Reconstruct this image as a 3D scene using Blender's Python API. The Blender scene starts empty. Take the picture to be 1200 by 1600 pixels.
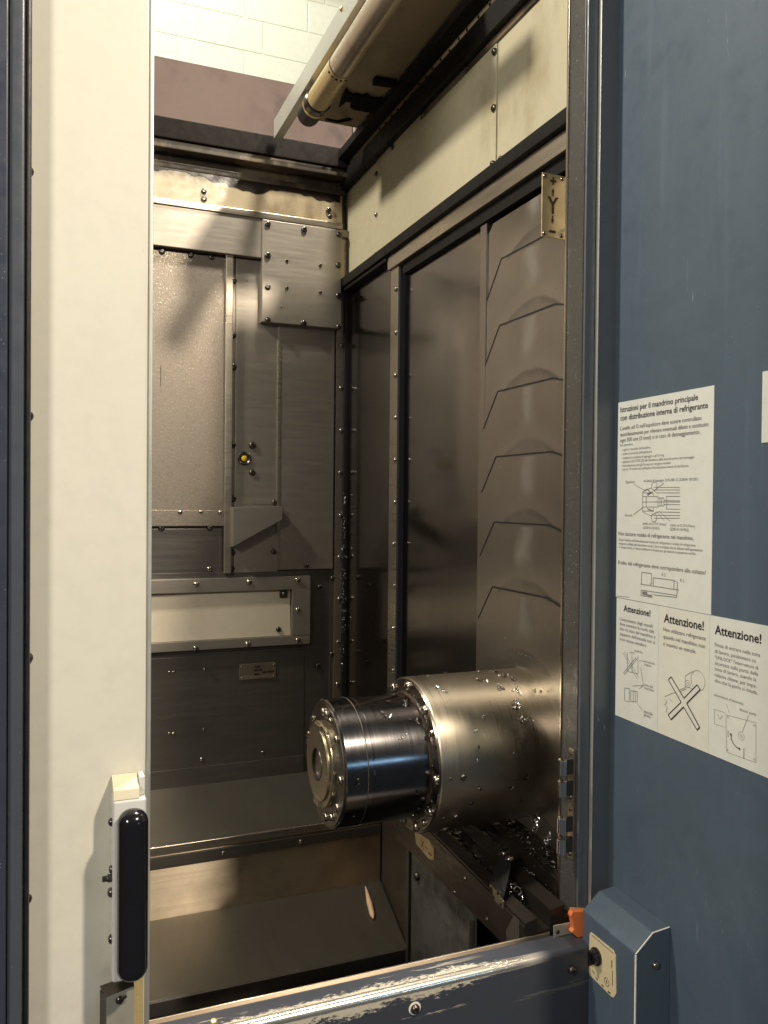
import bpy, bmesh, math, random
from math import radians, sin, cos, pi
from mathutils import Vector, Matrix, noise as mnoise
random.seed(7)
scene = bpy.context.scene
col = scene.collection

# ------------------------------------------------------------------ camera
YAW, PITCH, ROLL, F = radians(21.968), radians(-0.757), radians(0.52), 1278.0
CAM = Vector((0, 0, 1.5))
FWD = Vector((sin(YAW)*cos(PITCH), cos(YAW)*cos(PITCH), sin(PITCH)))
_r = Vector((cos(YAW), -sin(YAW), 0)); _u = _r.cross(FWD)
RGT = _r*cos(ROLL)+_u*sin(ROLL); UP = _u*cos(ROLL)-_r*sin(ROLL)
cd = bpy.data.cameras.new("camera"); cam = bpy.data.objects.new("camera", cd); col.objects.link(cam)
cd.sensor_fit = 'VERTICAL'; cd.sensor_height = 36; cd.lens = F/1600*36
cd.clip_start = 0.02; cd.clip_end = 60
m = Matrix((RGT, UP, -FWD)).transposed().to_4x4(); m.translation = CAM
cam.matrix_world = m
scene.camera = cam

# ------------------------------------------------------------------ world, lamps, exposure
w = bpy.data.worlds.new("World"); scene.world = w; w.use_nodes = True
bg = w.node_tree.nodes['Background']; bg.inputs[0].default_value = (0.80, 0.86, 0.95, 1); bg.inputs[1].default_value = 0.08

def lamp(name, loc, target, energy, color, size, size_y=None, spread=pi):
    l = bpy.data.lights.new(name, 'AREA'); l.energy = energy; l.color = color
    l.shape = 'RECTANGLE' if size_y else 'DISK'; l.size = size
    if size_y: l.size_y = size_y
    l.spread = spread
    o = bpy.data.objects.new(name, l); col.objects.link(o); o.location = loc
    o.rotation_euler = (Vector(target)-Vector(loc)).to_track_quat('-Z', 'Y').to_euler()
    return o
WARM = (1.0, 0.86, 0.66); COOL = (0.36, 0.66, 1.0); NEUT = (1.0, 0.94, 0.84)
lamp("unseen_lamp", (1.02, 2.0, 4.25), (0.62, 2.35, 0.5), 33, (1.0, .92, .80), 0.28, spread=radians(72))
lamp("unseen_lamp", (-1.55, 2.0, 4.12), (0.95, 2.2, 2.3), 105, (1.0, .93, .78), 0.34)
lamp("unseen_lamp", (1.62, -1.5, 4.35), (0.25, 2.0, 0.9), 205, (1.0, .88, .71), 0.22)
lamp("unseen_lamp", (-2.3, -1.2, 3.1), (0.75, 1.2, 1.2), 95, NEUT, 0.7)  # unseen fill lamp, added to brighten the blue door from the left
lamp("window_lamp", (1.75, -1.5, 1.52), (0.6, 1.45, 1.0), 3.2, COOL, 0.42, 0.13)
lamp("unseen_lamp", (0.4, 3.75, 5.2), (0.7, 4.7, 4.0), 21, (.98, 1.0, .90), 0.5)  # unseen lamp added to brighten the block wall

scene.view_settings.view_transform = 'Standard'; scene.view_settings.look = 'None'
scene.view_settings.exposure = 0.0; scene.view_settings.gamma = 1
scene.cycles.use_denoising = True
scene.cycles.max_bounces = 8; scene.cycles.glossy_bounces = 5
scene.cycles.sample_clamp_indirect = 6

# ------------------------------------------------------------------ measured photo position -> place on a real plane
def ray(px, py): return FWD + RGT*((px-600)/F) + UP*((800-py)/F)
def on(px, py, X=None, Y=None, Z=None):
    d = ray(px, py)
    t = X/d.x if X is not None else (Y/d.y if Y is not None else (Z-1.5)/d.z)
    return CAM + d*t
def hit(px, py, p, n):
    d = ray(px, py); return CAM + d*((p-CAM).dot(n)/d.dot(n))

# ------------------------------------------------------------------ object helpers
LOC = {}
def tag(o, label=None, cat=None, group=None, kind=None):
    if label: o['label'] = label
    if cat: o['category'] = cat
    if group: o['group'] = group
    if kind: o['kind'] = kind
    return o
def thing(name, loc, label, cat, group=None, kind=None):
    o = bpy.data.objects.new(name, None); o.empty_display_size = .05; col.objects.link(o)
    o.location = Vector(loc); LOC[o.name] = Vector(loc)
    return tag(o, label, cat, group, kind)
def link(name, me, loc, parent):
    o = bpy.data.objects.new(name, me); col.objects.link(o); LOC[o.name] = Vector(loc)
    if parent is not None:
        o.parent = parent; o.location = Vector(loc)-LOC[parent.name]
    else: o.location = Vector(loc)
    return o
def obj(name, bm, material, parent=None, smooth=35, label=None, kind=None):
    vs = [v.co for v in bm.verts]
    lo = Vector((min(v.x for v in vs), min(v.y for v in vs), min(v.z for v in vs)))
    hi = Vector((max(v.x for v in vs), max(v.y for v in vs), max(v.z for v in vs)))
    base = Vector(((lo.x+hi.x)/2, (lo.y+hi.y)/2, lo.z))
    bmesh.ops.translate(bm, verts=bm.verts, vec=-base)
    me = bpy.data.meshes.new(name); bm.to_mesh(me); bm.free()
    for mm in (material if isinstance(material, (list, tuple)) else [material]): me.materials.append(mm)
    if smooth:
        me.shade_smooth(); me.set_sharp_from_angle(angle=radians(smooth))
    o = link(name, me, base, parent)
    if smooth: wn = o.modifiers.new('even_shading', 'WEIGHTED_NORMAL'); wn.keep_sharp = True
    return tag(o, label, kind=kind)
def B(): return bmesh.new()
def box(bm, x0, x1, y0, y1, z0, z1, bev=0.0, seg=2, mi=0):
    r = bmesh.ops.create_cube(bm, size=1)
    vs = r['verts']
    for v in vs:
        v.co = Vector(((x0+x1)/2+v.co.x*(x1-x0), (y0+y1)/2+v.co.y*(y1-y0), (z0+z1)/2+v.co.z*(z1-z0)))
    fs = {f for v in vs for f in v.link_faces}
    for f in fs: f.material_index = mi
    if bev:
        es = list({e for v in vs for e in v.link_edges})
        bmesh.ops.bevel(bm, geom=es, offset=bev, segments=seg, affect='EDGES', profile=.5)
    return bm
def bx(*a, **k): return box(B(), *a, **k)
def prism(bm, pts, vec, bev=0):
    """closed polygon (3-D points) swept along vec"""
    vec = Vector(vec)
    a = [bm.verts.new(p) for p in pts]; b = [bm.verts.new(Vector(p)+vec) for p in pts]
    n = len(a); fs = [bm.faces.new(a), bm.faces.new(b[::-1])]
    for i in range(n): fs.append(bm.faces.new((a[i], b[i], b[(i+1) % n], a[(i+1) % n])))
    bmesh.ops.recalc_face_normals(bm, faces=fs)
    if bev:
        es = list({e for f in fs for e in f.edges})
        bmesh.ops.bevel(bm, geom=es, offset=bev, segments=2, affect='EDGES', profile=.5)
    return bm
def frame(axis):
    ax = Vector(axis).normalized(); t = Vector((0, 0, 1)) if abs(ax.z) < .9 else Vector((1, 0, 0))
    u = t.cross(ax).normalized(); return ax, u, ax.cross(u)
def lathe(bm, prof, org, axis, n=48, caps=True):
    ax, u, v = frame(axis); org = Vector(org); rings = []
    for h, r in prof:
        rings.append([bm.verts.new(org+ax*h+(u*cos(2*pi*i/n)+v*sin(2*pi*i/n))*r) for i in range(n)])
    fs = []
    for a, b in zip(rings, rings[1:]):
        for i in range(n): fs.append(bm.faces.new((a[i], a[(i+1) % n], b[(i+1) % n], b[i])))
    if caps: fs += [bm.faces.new(rings[0][::-1]), bm.faces.new(rings[-1])]
    bmesh.ops.recalc_face_normals(bm, faces=fs)
    return bm
def tube(bm, pts, r, n=10):
    pts = [Vector(p) for p in pts]; rings = []; u = None
    for i, p in enumerate(pts):
        d = (pts[min(i+1, len(pts)-1)]-pts[max(i-1, 0)]).normalized()
        if u is None: u = frame(d)[1]
        u = (u-d*u.dot(d)).normalized(); v = d.cross(u)
        rings.append([bm.verts.new(p+(u*cos(2*pi*k/n)+v*sin(2*pi*k/n))*r) for k in range(n)])
    for a, b in zip(rings, rings[1:]):
        for k in range(n): bm.faces.new((a[k], a[(k+1) % n], b[(k+1) % n], b[k]))
    bm.faces.new(rings[0][::-1]); bm.faces.new(rings[-1])
    bmesh.ops.recalc_face_normals(bm, faces=bm.faces[:])
    return bm

# ------------------------------------------------------------------ procedural materials
class NT:
    def __init__(s, name):
        s.m = bpy.data.materials.new(name); s.m.use_nodes = True
        s.t = s.m.node_tree; s.b = s.t.nodes['Principled BSDF']
        s.tc = s.t.nodes.new('ShaderNodeTexCoord'); s.geo = s.t.nodes.new('ShaderNodeNewGeometry')
    def set(s, inp, v):
        if isinstance(v, bpy.types.NodeSocket): s.t.links.new(v, inp)
        elif isinstance(v, (tuple, list)) and len(v) == 3 and inp.type == 'RGBA': inp.default_value = (*v, 1)
        else: inp.default_value = v
    def P(s, **k):
        for a, v in k.items(): s.set(s.b.inputs[a.replace('_', ' ')], v)
        return s
    def math(s, op, a, b=0.0, c=0.0, clamp=False):
        n = s.t.nodes.new('ShaderNodeMath'); n.operation = op; n.use_clamp = clamp
        for i, v in enumerate((a, b, c)): s.set(n.inputs[i], v)
        return n.outputs[0]
    def co(s, scale=(1, 1, 1), world=False, rot=(0, 0, 0)):
        mp = s.t.nodes.new('ShaderNodeMapping'); mp.inputs['Scale'].default_value = scale; mp.inputs['Rotation'].default_value = rot
        s.t.links.new(s.geo.outputs['Position'] if world else s.tc.outputs['Object'], mp.inputs[0]); return mp.outputs[0]
    def noise(s, scale, sc=(1, 1, 1), detail=4, rough=.55, world=True, dist=0):
        n = s.t.nodes.new('ShaderNodeTexNoise'); n.inputs['Scale'].default_value = scale
        n.inputs['Detail'].default_value = detail; n.inputs['Roughness'].default_value = rough; n.inputs['Distortion'].default_value = dist
        s.t.links.new(s.co(sc, world), n.inputs['Vector']); return n.outputs['Fac']
    def voro(s, scale, sc=(1, 1, 1), world=True, out='Color'):
        n = s.t.nodes.new('ShaderNodeTexVoronoi'); n.inputs['Scale'].default_value = scale
        s.t.links.new(s.co(sc, world), n.inputs['Vector']); return n.outputs[out]
    def ramp(s, f, a, b, lo=0.0, hi=1.0):
        n = s.t.nodes.new('ShaderNodeMapRange'); n.inputs[1].default_value = a; n.inputs[2].default_value = b
        n.inputs[3].default_value = lo; n.inputs[4].default_value = hi; n.interpolation_type = 'SMOOTHSTEP'
        s.set(n.inputs[0], f); return n.outputs[0]
    def mix(s, f, a, b):
        n = s.t.nodes.new('ShaderNodeMix'); n.data_type = 'RGBA'
        s.set(n.inputs[0], f); s.set(n.inputs[6], a); s.set(n.inputs[7], b); return n.outputs[2]
    def bump(s, h, strength=.2, dist=.002):
        n = s.t.nodes.new('ShaderNodeBump'); n.inputs['Strength'].default_value = strength; n.inputs['Distance'].default_value = dist
        s.t.links.new(h, n.inputs['Height']); s.t.links.new(n.outputs[0], s.b.inputs['Normal']); return s
    def xyz(s):
        n = s.t.nodes.new('ShaderNodeSeparateXYZ'); s.t.links.new(s.geo.outputs['Position'], n.inputs[0]); return n.outputs
def sc(c, k): return tuple(min(1, v*k) for v in c)

def paint(name, base, rough=.38, var=.12, stain=None, stain_at=(.6, .72), bump=.08, metal=0.0, fleck=None, big=3.0, rvar=.12, peel=260, drips=False, spec=.5):
    n = NT(name)
    f = n.noise(big, detail=6); g = n.noise(38, detail=4)
    c = n.mix(f, sc(base, 1-var), sc(base, 1+var))
    c = n.mix(n.ramp(g, .35, .75, 0, .25), c, sc(base, .78))
    if stain:
        st = n.ramp(n.noise(4.2, (1, 1, .55), detail=8, rough=.62), stain_at[0], stain_at[1], 0, .75)
        c = n.mix(st, c, stain)
    if fleck:
        fk = n.ramp(n.noise(420, detail=1), fleck[1], fleck[1]+.03)
        c = n.mix(fk, c, fleck[0])
    rg = n.ramp(g, .25, .75, rough-rvar*.5, rough+rvar)
    if drips:      # old coolant runs, wiped smudges and hairline scratches
        dr = n.ramp(n.noise(7, (3.2, 3.2, .16), detail=4, rough=.6), .56, .74, 0, 1); sm = n.ramp(n.noise(5, (1, 1, 1.3), detail=5, dist=1.2), .5, .72, 0, 1)
        rg = n.math('ADD', rg, n.math('ADD', n.math('MULTIPLY', dr, .10), n.math('MULTIPLY', sm, -.13)))
        c = n.mix(n.math('MULTIPLY', dr, .22), c, sc(base, 1.6)); c = n.mix(n.math('MULTIPLY', sm, .25), c, sc(base, .72))
        hs = n.ramp(n.noise(26, (1, 4.5, .35), detail=2, rough=.4, dist=2.5), .768, .776, 0, .35); c = n.mix(hs, c, (.42, .44, .45))
    n.P(Base_Color=c, Metallic=metal, Roughness=rg, Specular_IOR_Level=spec)
    n.bump(n.noise(peel, detail=2), bump, .001)
    return n.m
def steel(name, base, rough=.22, streak=(1, 1, 40), var=.2, bump=.05, dirt=None, dirt_at=(.55, .7), rvar=.12, metal=1.0, sscale=6, smear=None):
    n = NT(name)
    s_ = n.noise(sscale, streak, detail=6, rough=.65); f = n.noise(2.3, detail=6)
    c = n.mix(s_, sc(base, 1-var), sc(base, 1+var))
    c = n.mix(n.ramp(f, .35, .7, 0, .5), c, sc(base, .6))
    r = n.math('ADD', n.ramp(s_, .3, .7, rough-rvar*.4, rough+rvar*.6), n.ramp(f, .3, .7, -.03, .06))
    if dirt:
        d = n.ramp(n.noise(5.5, detail=9, rough=.7), dirt_at[0], dirt_at[1], 0, .85)
        c = n.mix(d, c, dirt); r = n.math('ADD', r, n.math('MULTIPLY', d, .2))
        n.P(Metallic=n.ramp(d, 0, 1, metal, metal*.4))
    else: n.P(Metallic=metal)
    if smear:
        sm = n.ramp(n.noise(9, smear, detail=3), .48, .85, 0, .16)
        r = n.math('ADD', r, sm); c = n.mix(sm, c, sc(base, 1.5))
    n.P(Base_Color=c, Roughness=r)
    n.bump(s_, bump, .0008)
    return n.m
M = {}
SLAT_P = .1592; SLAT_Z0 = 1.5+(1.290-1.5)*.984      # pitch and lowest edge of the slat stack
M['blue'] = paint('blue_paint', (.073, .103, .137), .46, .12, fleck=((.55, .58, .6), .80), bump=.06, drips=True)
M['blue_dark'] = paint('dark_blue_paint', (.034, .040, .060), .36, .12, fleck=((.5, .5, .48), .79), bump=.08)
M['blue_grey'] = paint('blue_grey_paint', (.062, .070, .084), .32, .14, fleck=((.5, .5, .5), .80), bump=.08)
def grimy_cream():
    m_ = paint('cream_paint', (.665, .635, .535), .36, .03, stain=(.62, .57, .37), stain_at=(.60, .80), bump=.03, fleck=((.25, .2, .15), .815), rvar=.06)
    n = NT.__new__(NT); n.m = m_; n.t = m_.node_tree; n.b = n.t.nodes['Principled BSDF']; n.tc = n.t.nodes['Texture Coordinate']; n.geo = n.t.nodes['Geometry']
    x, y, z = n.xyz(); src = n.b.inputs['Base Color'].links[0].from_socket
    near = n.math('MULTIPLY', n.ramp(x, -.02, .10), n.ramp(n.math('ABSOLUTE', n.math('SUBTRACT', z, .94)), .34, .10))
    low = n.ramp(z, .86, .74)
    g = n.math('MULTIPLY', n.math('MAXIMUM', near, low), n.ramp(n.noise(9, (1, 1, .6), detail=8, rough=.65), .44, .70, 0, .40))
    edge = n.math('MULTIPLY', n.ramp(x, .118, .130), n.ramp(n.noise(30, (1, 1, .2), detail=6), .40, .66, 0, .55))
    n.set(n.b.inputs['Base Color'], n.mix(n.math('MAXIMUM', g, edge), src, (.40, .33, .20)))
    return m_
M['column_blue'] = paint('grey_blue_column_paint', (.088, .100, .114), .36, .12, bump=.06, drips=True)
M['cream'] = grimy_cream()
M['beige'] = paint('yellowed_beige_paint', (.50, .455, .315), .42, .14, stain=(.27, .205, .10), stain_at=(.52, .76), bump=.25, fleck=((.2, .16, .1), .73))
M['beige_band'] = paint('tan_band_paint', (.35, .285, .18), .34, .18, stain=(.12, .085, .045), stain_at=(.46, .66), bump=.2)
M['oily'] = paint('oily_brown_sheet', (.15, .115, .075), .45, .35, stain=(.010, .008, .007), stain_at=(.44, .53), bump=.2, spec=.3)
M['dark'] = paint('dark_oily_steel', (.009, .0078, .0072), .55, .3, bump=.2, spec=.22, fleck=((.25, .23, .2), .80))
M['black'] = paint('black_rubber', (.010, .010, .012), .42, .2, bump=.15)
M['gloss_black'] = paint('glossy_black_plastic', (.008, .008, .010), .12, .1, bump=.015, rvar=.05)
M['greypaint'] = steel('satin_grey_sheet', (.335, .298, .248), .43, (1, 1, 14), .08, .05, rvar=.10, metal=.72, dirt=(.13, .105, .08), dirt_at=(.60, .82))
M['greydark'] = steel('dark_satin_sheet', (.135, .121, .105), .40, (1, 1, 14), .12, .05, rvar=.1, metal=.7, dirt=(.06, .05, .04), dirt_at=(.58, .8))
M['cover'] = steel('brushed_cover_steel', (.20, .182, .148), .36, (22, 1, 1), .06, .03, rvar=.08, metal=.75)
n = NT('scored_beam_steel'); ln = n.noise(4, (.25, 1, 70), detail=6, rough=.7); sp_ = n.noise(5, detail=7)
c = n.mix(ln, (.50, .41, .30), (.78, .64, .48)); c = n.mix(n.ramp(sp_, .50, .72, 0, .4), c, (.22, .17, .12))
n.P(Base_Color=c, Metallic=.95, Roughness=n.ramp(ln, .3, .7, .40, .52), Anisotropic=.96, Anisotropic_Rotation=.25); n.bump(ln, .25, .0006)
M['beam'] = n.m
M['beam_black'] = paint('black_oily_beam_paint', (.010, .0075, .006), .7, .4, bump=.2, spec=.12)
# telescopic slats: brushed, with an arched rub mark left by each neighbouring plate
n = NT('satin_slat_steel'); x, y, z = n.xyz(); base = (.335, .305, .272)
st = n.noise(5, (1, 60, .7), detail=6, rough=.65); f = n.noise(2.6, detail=6)
zr = n.math('MODULO', n.math('ADD', n.math('SUBTRACT', z, SLAT_Z0), 1.6), SLAT_P)
dy = n.math('SUBTRACT', y, 1.600); dz = n.math('ADD', zr, .160)
rr = n.math('SQRT', n.math('ADD', n.math('MULTIPLY', dy, dy), n.math('MULTIPLY', dz, dz)))
rr = n.math('ADD', rr, n.math('MULTIPLY', n.math('SUBTRACT', n.noise(14, detail=4), .5), .016))
arc = n.math('MULTIPLY', n.ramp(rr, .176, .196), n.ramp(rr, .203, .197))
lite = n.math('MULTIPLY', n.ramp(rr, .196, .206), n.ramp(rr, .25, .206))
highlight = n.math('MULTIPLY', n.ramp(n.math('ABSOLUTE', n.math('ADD', dy, n.math('MULTIPLY', n.math('SUBTRACT', n.noise(9, (1, 1, 1), detail=3), .5), .10))), .045, .005), n.ramp(zr, .050, .095))  # pale vertical highlight painted down the middle of each slat
c = n.mix(st, sc(base, .80), sc(base, 1.16)); c = n.mix(n.ramp(f, .35, .7, 0, .5), c, sc(base, .62))
c = n.mix(n.math('MULTIPLY', n.math('MULTIPLY', arc, n.ramp(n.noise(7, detail=4), .32, .62)), .55), c, sc(base, .45)); c = n.mix(n.math('MULTIPLY', lite, .28), c, sc(base, 1.35)); c = n.mix(n.math('MULTIPLY', highlight, .30), c, (.62, .58, .53))
n.P(Base_Color=c, Metallic=.95, Roughness=n.math('ADD', n.ramp(st, .3, .7, .29, .37), n.math('ADD', n.math('MULTIPLY', highlight, .16), n.math('MULTIPLY', arc, .10)))); n.bump(st, .02, .0006)
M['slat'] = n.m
M['mirror'] = steel('polished_wall_steel', (.245, .228, .214), .15, (1, 40, 1), .05, .003, rvar=.04, sscale=5)
M['trim'] = steel('trim_steel', (.46, .41, .33), .30, (1, 1, 20), .15, .05, rvar=.12, metal=.9)
M['bolt'] = steel('dark_bolt_steel', (.13, .115, .10), .28, (1, 1, 1), .2, 0, metal=.9)
M['rivet'] = steel('rivet_steel', (.50, .45, .38), .22, (1, 1, 1), .2, 0)
M['chrome'] = steel('chrome', (.75, .73, .72), .08, (1, 1, 1), .05, 0, rvar=.03)
M['housing'] = steel('turned_spindle_steel', (.42, .368, .285), .31, (50, 1, 1), .05, .006, rvar=.08, dirt=(.24, .20, .15), dirt_at=(.50, .80), sscale=6)
M['collar'] = steel('ground_spindle_steel', (.155, .145, .142), .14, (70, 1, 1), .05, .004, rvar=.06, sscale=6)
M['nose'] = steel('spindle_nose_steel', (.62, .55, .40), .24, (50, 1, 1), .12, .04)
M['flange'] = steel('oily_flange_steel', (.20, .17, .14), .26, (1, 1, 1), .2, .05, dirt=(.03, .026, .022), dirt_at=(.5, .62))
M['bracket'] = paint('dull_bracket_metal', (.40, .375, .31), .35, .14, stain=(.16, .11, .06), stain_at=(.56, .7), bump=.1, metal=.35)
M['alu'] = steel('grey_channel_steel', (.62, .62, .56), .42, (1, 12, 1), .08, .03, metal=.65)
M['brass'] = steel('brass_plate', (.86, .69, .38), .36, (1, 1, 10), .10, .03, metal=.75)
M['tin'] = steel('bracket_tin', (.55, .49, .37), .34, (1, 1, 10), .15, .05, dirt=(.2, .15, .09), dirt_at=(.55, .75))
M['purple'] = steel('scuffed_mauve_sheet', (.175, .125, .108), .6, (1, 1, 1), .2, .04, metal=.1, dirt=(.09, .072, .068), dirt_at=(.5, .8))
M['paper'] = paint('paper_label', (.68, .685, .62), .42, .02, bump=.02, rvar=.05)
M['paper_warm'] = paint('paper_label_cream', (.70, .68, .585), .38, .02, bump=.02, rvar=.05)
M['ink'] = paint('black_ink', (.018, .018, .018), .5, .05, bump=0)
M['ink_soft'] = paint('grey_ink', (.19, .19, .175), .5, .05, bump=0)
M['ink_brown'] = paint('engraved_fill', (.06, .035, .02), .5, .1, bump=0)
M['orange'] = paint('orange_plastic', (.78, .20, .055), .42, .10, bump=.05)
M['yellow'] = paint('yellow_nozzle', (.80, .52, .03), .30, .15, bump=.05)
M['rust'] = paint('yellow_rust', (.60, .47, .22), .6, .25, stain=(.24, .11, .03), stain_at=(.48, .62), bump=.5)
M['tube'] = paint('tan_lamp_tube', (.42, .335, .235), .16, .16, stain=(.19, .10, .055), stain_at=(.50, .68), bump=.04)
M['tubeend'] = paint('yellowed_lamp_end', (.50, .375, .18), .20, .12, bump=.04)
M['roof'] = paint('brown_roof_sheet', (.255, .19, .125), .40, .16, stain=(.13, .09, .055), stain_at=(.52, .72), bump=.1)
M['foam'] = paint('black_sealant', (.010, .008, .007), .8, .3, bump=.6, spec=.1)
M['block'] = paint('painted_block', (.80, .82, .70), .6, .03, bump=.7, peel=120, fleck=((.55, .5, .4), .74))
M['joint'] = paint('block_joint', (.80, .81, .70), .7, .02, bump=.3)
M['pale_orange'] = paint('pale_orange_sliver', (.86, .60, .38), .6, .15, bump=.3)
M['handle_white'] = paint('white_handle_plate', (.66, .65, .61), .30, .04, bump=.02, stain=(.55, .48, .34), stain_at=(.6, .8))
M['yel_block'] = paint('yellowed_cap', (.76, .69, .49), .35, .06, bump=.05)
M['lead'] = paint('wear_edge', (.80, .77, .66), .45, .08, bump=.1)

# galvanised speckled sheet
n = NT('speckled_bronze_sheet')
v1 = n.voro(170, (1, 1, .55)); sp = n.t.nodes.new('ShaderNodeSeparateColor'); n.t.links.new(v1, sp.inputs[0])
f = n.noise(2.0, detail=5); g = n.noise(240, (1, 1, .6), detail=3)
c = n.mix(f, (.205, .174, .140), (.262, .226, .184)); c = n.mix(n.ramp(g, .60, .70, 0, .7), c, (.62, .54, .43))
c = n.mix(n.ramp(sp.outputs[0], .8, .95, 0, .25), c, (.15, .11, .08))
n.P(Base_Color=c, Metallic=.75, Roughness=n.ramp(g, .35, .7, .58, .38)); n.bump(g, .35, .0012)
M['bronze'] = n.m

# chipped sill paint: primer shows near the outer edge, bare steel on the very edge
def sill_mat():
    n = NT('chipped_blue_sill_paint'); x, y, z = n.xyz()
    d = n.math('ADD', n.math('SUBTRACT', y, 1.2445), n.math('SUBTRACT', .687, z))       # way along the surface from the edge
    din = n.math('SUBTRACT', 1.302, y)
    nz = n.noise(240, (.35, 1, 1), detail=8, rough=.8); nb = n.noise(11, (1, 1, 1), detail=3)
    scr = n.noise(60, (.07, 1.5, 1), detail=5, rough=.7)
    fade = n.ramp(x, .62, .80, 1, 0)
    reach = n.math('MULTIPLY', n.math('ADD', n.math('MULTIPLY', nb, .046), -.005), fade)
    prim = n.ramp(n.math('ADD', n.math('SUBTRACT', reach, d), n.math('MULTIPLY', n.math('SUBTRACT', nz, .5), .075)), -.001, .001)
    prim = n.math('MULTIPLY', prim, n.ramp(fade, 0, .15))
    thin = n.ramp(scr, .60, .62); thin = n.math('MULTIPLY', thin, n.ramp(x, .5, .75, .9, .1))
    inn = n.ramp(n.math('ADD', din, n.math('MULTIPLY', nz, .012)), .0095, .0075)
    inn = n.math('MULTIPLY', inn, n.ramp(x, .7, .82, 1, 0))
    worn = n.math('MAXIMUM', n.math('MAXIMUM', prim, thin), inn)
    bare = n.math('MULTIPLY', n.ramp(n.math('ADD', d, n.math('MULTIPLY', nz, .004)), .0145, .0115), n.ramp(x, .76, .84, 1, 0))
    base = n.mix(n.noise(3, detail=5), (.034, .038, .050), (.048, .052, .064))
    c = n.mix(worn, base, n.mix(nz, (.40, .355, .27), (.56, .515, .415))); c = n.mix(bare, c, (.72, .66, .56))
    n.P(Base_Color=c, Metallic=n.math('MULTIPLY', bare, .9), Roughness=n.ramp(bare, 0, 1, .40, .22))
    n.bump(n.math('MULTIPLY', worn, -1), .35, .0008)
    return n.m
M['sill'] = sill_mat()

# ------------------------------------------------------------------ shared small hardware
HW = {}
def dome(kind):
    if kind in HW: return HW[kind]
    bm = B(); k = kind
    if k.startswith('socket'):     # button head with hex socket
        lathe(bm, [(0, 1), (.35, 1), (.62, .86), (.80, .55), (.80, .38), (.45, .36)], (0, 0, 0), (0, 0, 1), 12)
    elif k.startswith('hex'):
        lathe(bm, [(0, 1), (.7, 1), (.85, .88)], (0, 0, 0), (0, 0, 1), 6)
    else:
        lathe(bm, [(0, 1), (.3, .98), (.55, .8), (.72, .5), (.8, .18)], (0, 0, 0), (0, 0, 1), 12)
    me = bpy.data.meshes.new('bolt'); bm.to_mesh(me); bm.free(); me.shade_smooth(); me.set_sharp_from_angle(angle=radians(38))
    me.materials.append(M[k.split('_', 1)[1]]); HW[kind] = me; return me
def bolt(parent, p, axis, r, kind='socket_bolt', name='bolt'):
    o = link(name, dome(kind), p, parent)
    o.rotation_mode = 'QUATERNION'; o.rotation_quaternion = Vector((0, 0, 1)).rotation_difference(Vector(axis).normalized())
    o.rotation_quaternion = o.rotation_quaternion @ Vector((1, 0, 0)).rotation_difference(Vector((cos(len(bpy.data.objects)*1.7), sin(len(bpy.data.objects)*1.7), 0)))
    k = 1+.07*sin(len(bpy.data.objects)*2.3); o.scale = (r*k, r*k, r*(1+.15*cos(len(bpy.data.objects)*3.1))); return o

# text as flat print on a surface
PENDING = []
def write(s, o, ux, uy, width=None, size=None, bold=0.0, mirror=False):
    cu = bpy.data.curves.new('t', 'FONT'); cu.body = s; cu.size = 1; cu.resolution_u = 2; cu.offset = bold
    t = bpy.data.objects.new('t', cu); col.objects.link(t)
    PENDING.append((t, Vector(o), Vector(ux), Vector(uy), width, size)); return t
def flush(bm):
    global PENDING
    bpy.context.view_layer.update(); dg = bpy.context.evaluated_depsgraph_get()
    for t, o, ux, uy, width, size in PENDING:
        me = bpy.data.meshes.new_from_object(t.evaluated_get(dg))
        if me.vertices:
            x0 = min(v.co.x for v in me.vertices); x1 = max(v.co.x for v in me.vertices)
            kx = width/(x1-x0) if width else size
            ky = size if size else kx
            for v in me.vertices: v.co = o + ux*((v.co.x-x0)*kx) + uy*(v.co.y*ky)
            bm.from_mesh(me)
        bpy.data.meshes.remove(me); c = t.data; bpy.data.objects.remove(t); bpy.data.curves.remove(c)
    PENDING = []
    return bm
def seg(bm, a, b, wd, nrm):
    """flat printed stroke from a to b"""
    a, b, nrm = Vector(a), Vector(b), Vector(nrm); s_ = (b-a).normalized().cross(nrm)*wd/2
    f = bm.faces.new([bm.verts.new(p) for p in (a-s_, b-s_, b+s_, a+s_)])
    return bm
def poly(bm, pts, wd, nrm, close=False):
    pts = list(pts)
    for a, b in zip(pts, pts[1:]+(pts[:1] if close else [])):
        if (Vector(a)-Vector(b)).length > 1e-6: seg(bm, a, b, wd, nrm)
    return bm

# =================================================================== SETTING: block wall behind the machine
YB = 4.7
wall = thing('block_wall', (0.6, YB, 0), 'cream painted block wall seen above the open top of the machine', 'wall', kind='structure')
obj('mortar', bx(-3, 4.2, YB+.005, YB+.10, 0, 6.0), M['joint'], wall)
o0 = on(308, 63, Y=YB); bw_, bh_ = .376, .187
bmesh_block = bx(-bw_/2+.003, bw_/2-.003, -.0, .05, .003, bh_-.003, .004)
me_b = bpy.data.meshes.new('block'); bmesh_block.to_mesh(me_b); bmesh_block.free(); me_b.materials.append(M['block'])
for r_ in range(-5, 5):
    for k in range(-4, 6):
        x = o0.x + bw_/2 + k*bw_ + (bw_*.72 if r_ % 2 else 0)
        b = link('block', me_b, (x, YB+random.uniform(-.001, .001), o0.z + r_*bh_), wall)
pipe = obj('conduit', tube(B(), [(-1.5, 4.62, 4.60), (3.2, 4.62, 4.60)], .05, 16), M['alu'], None)
tag(pipe, 'grey horizontal conduit along the top of the painted block wall', 'conduit')

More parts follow.
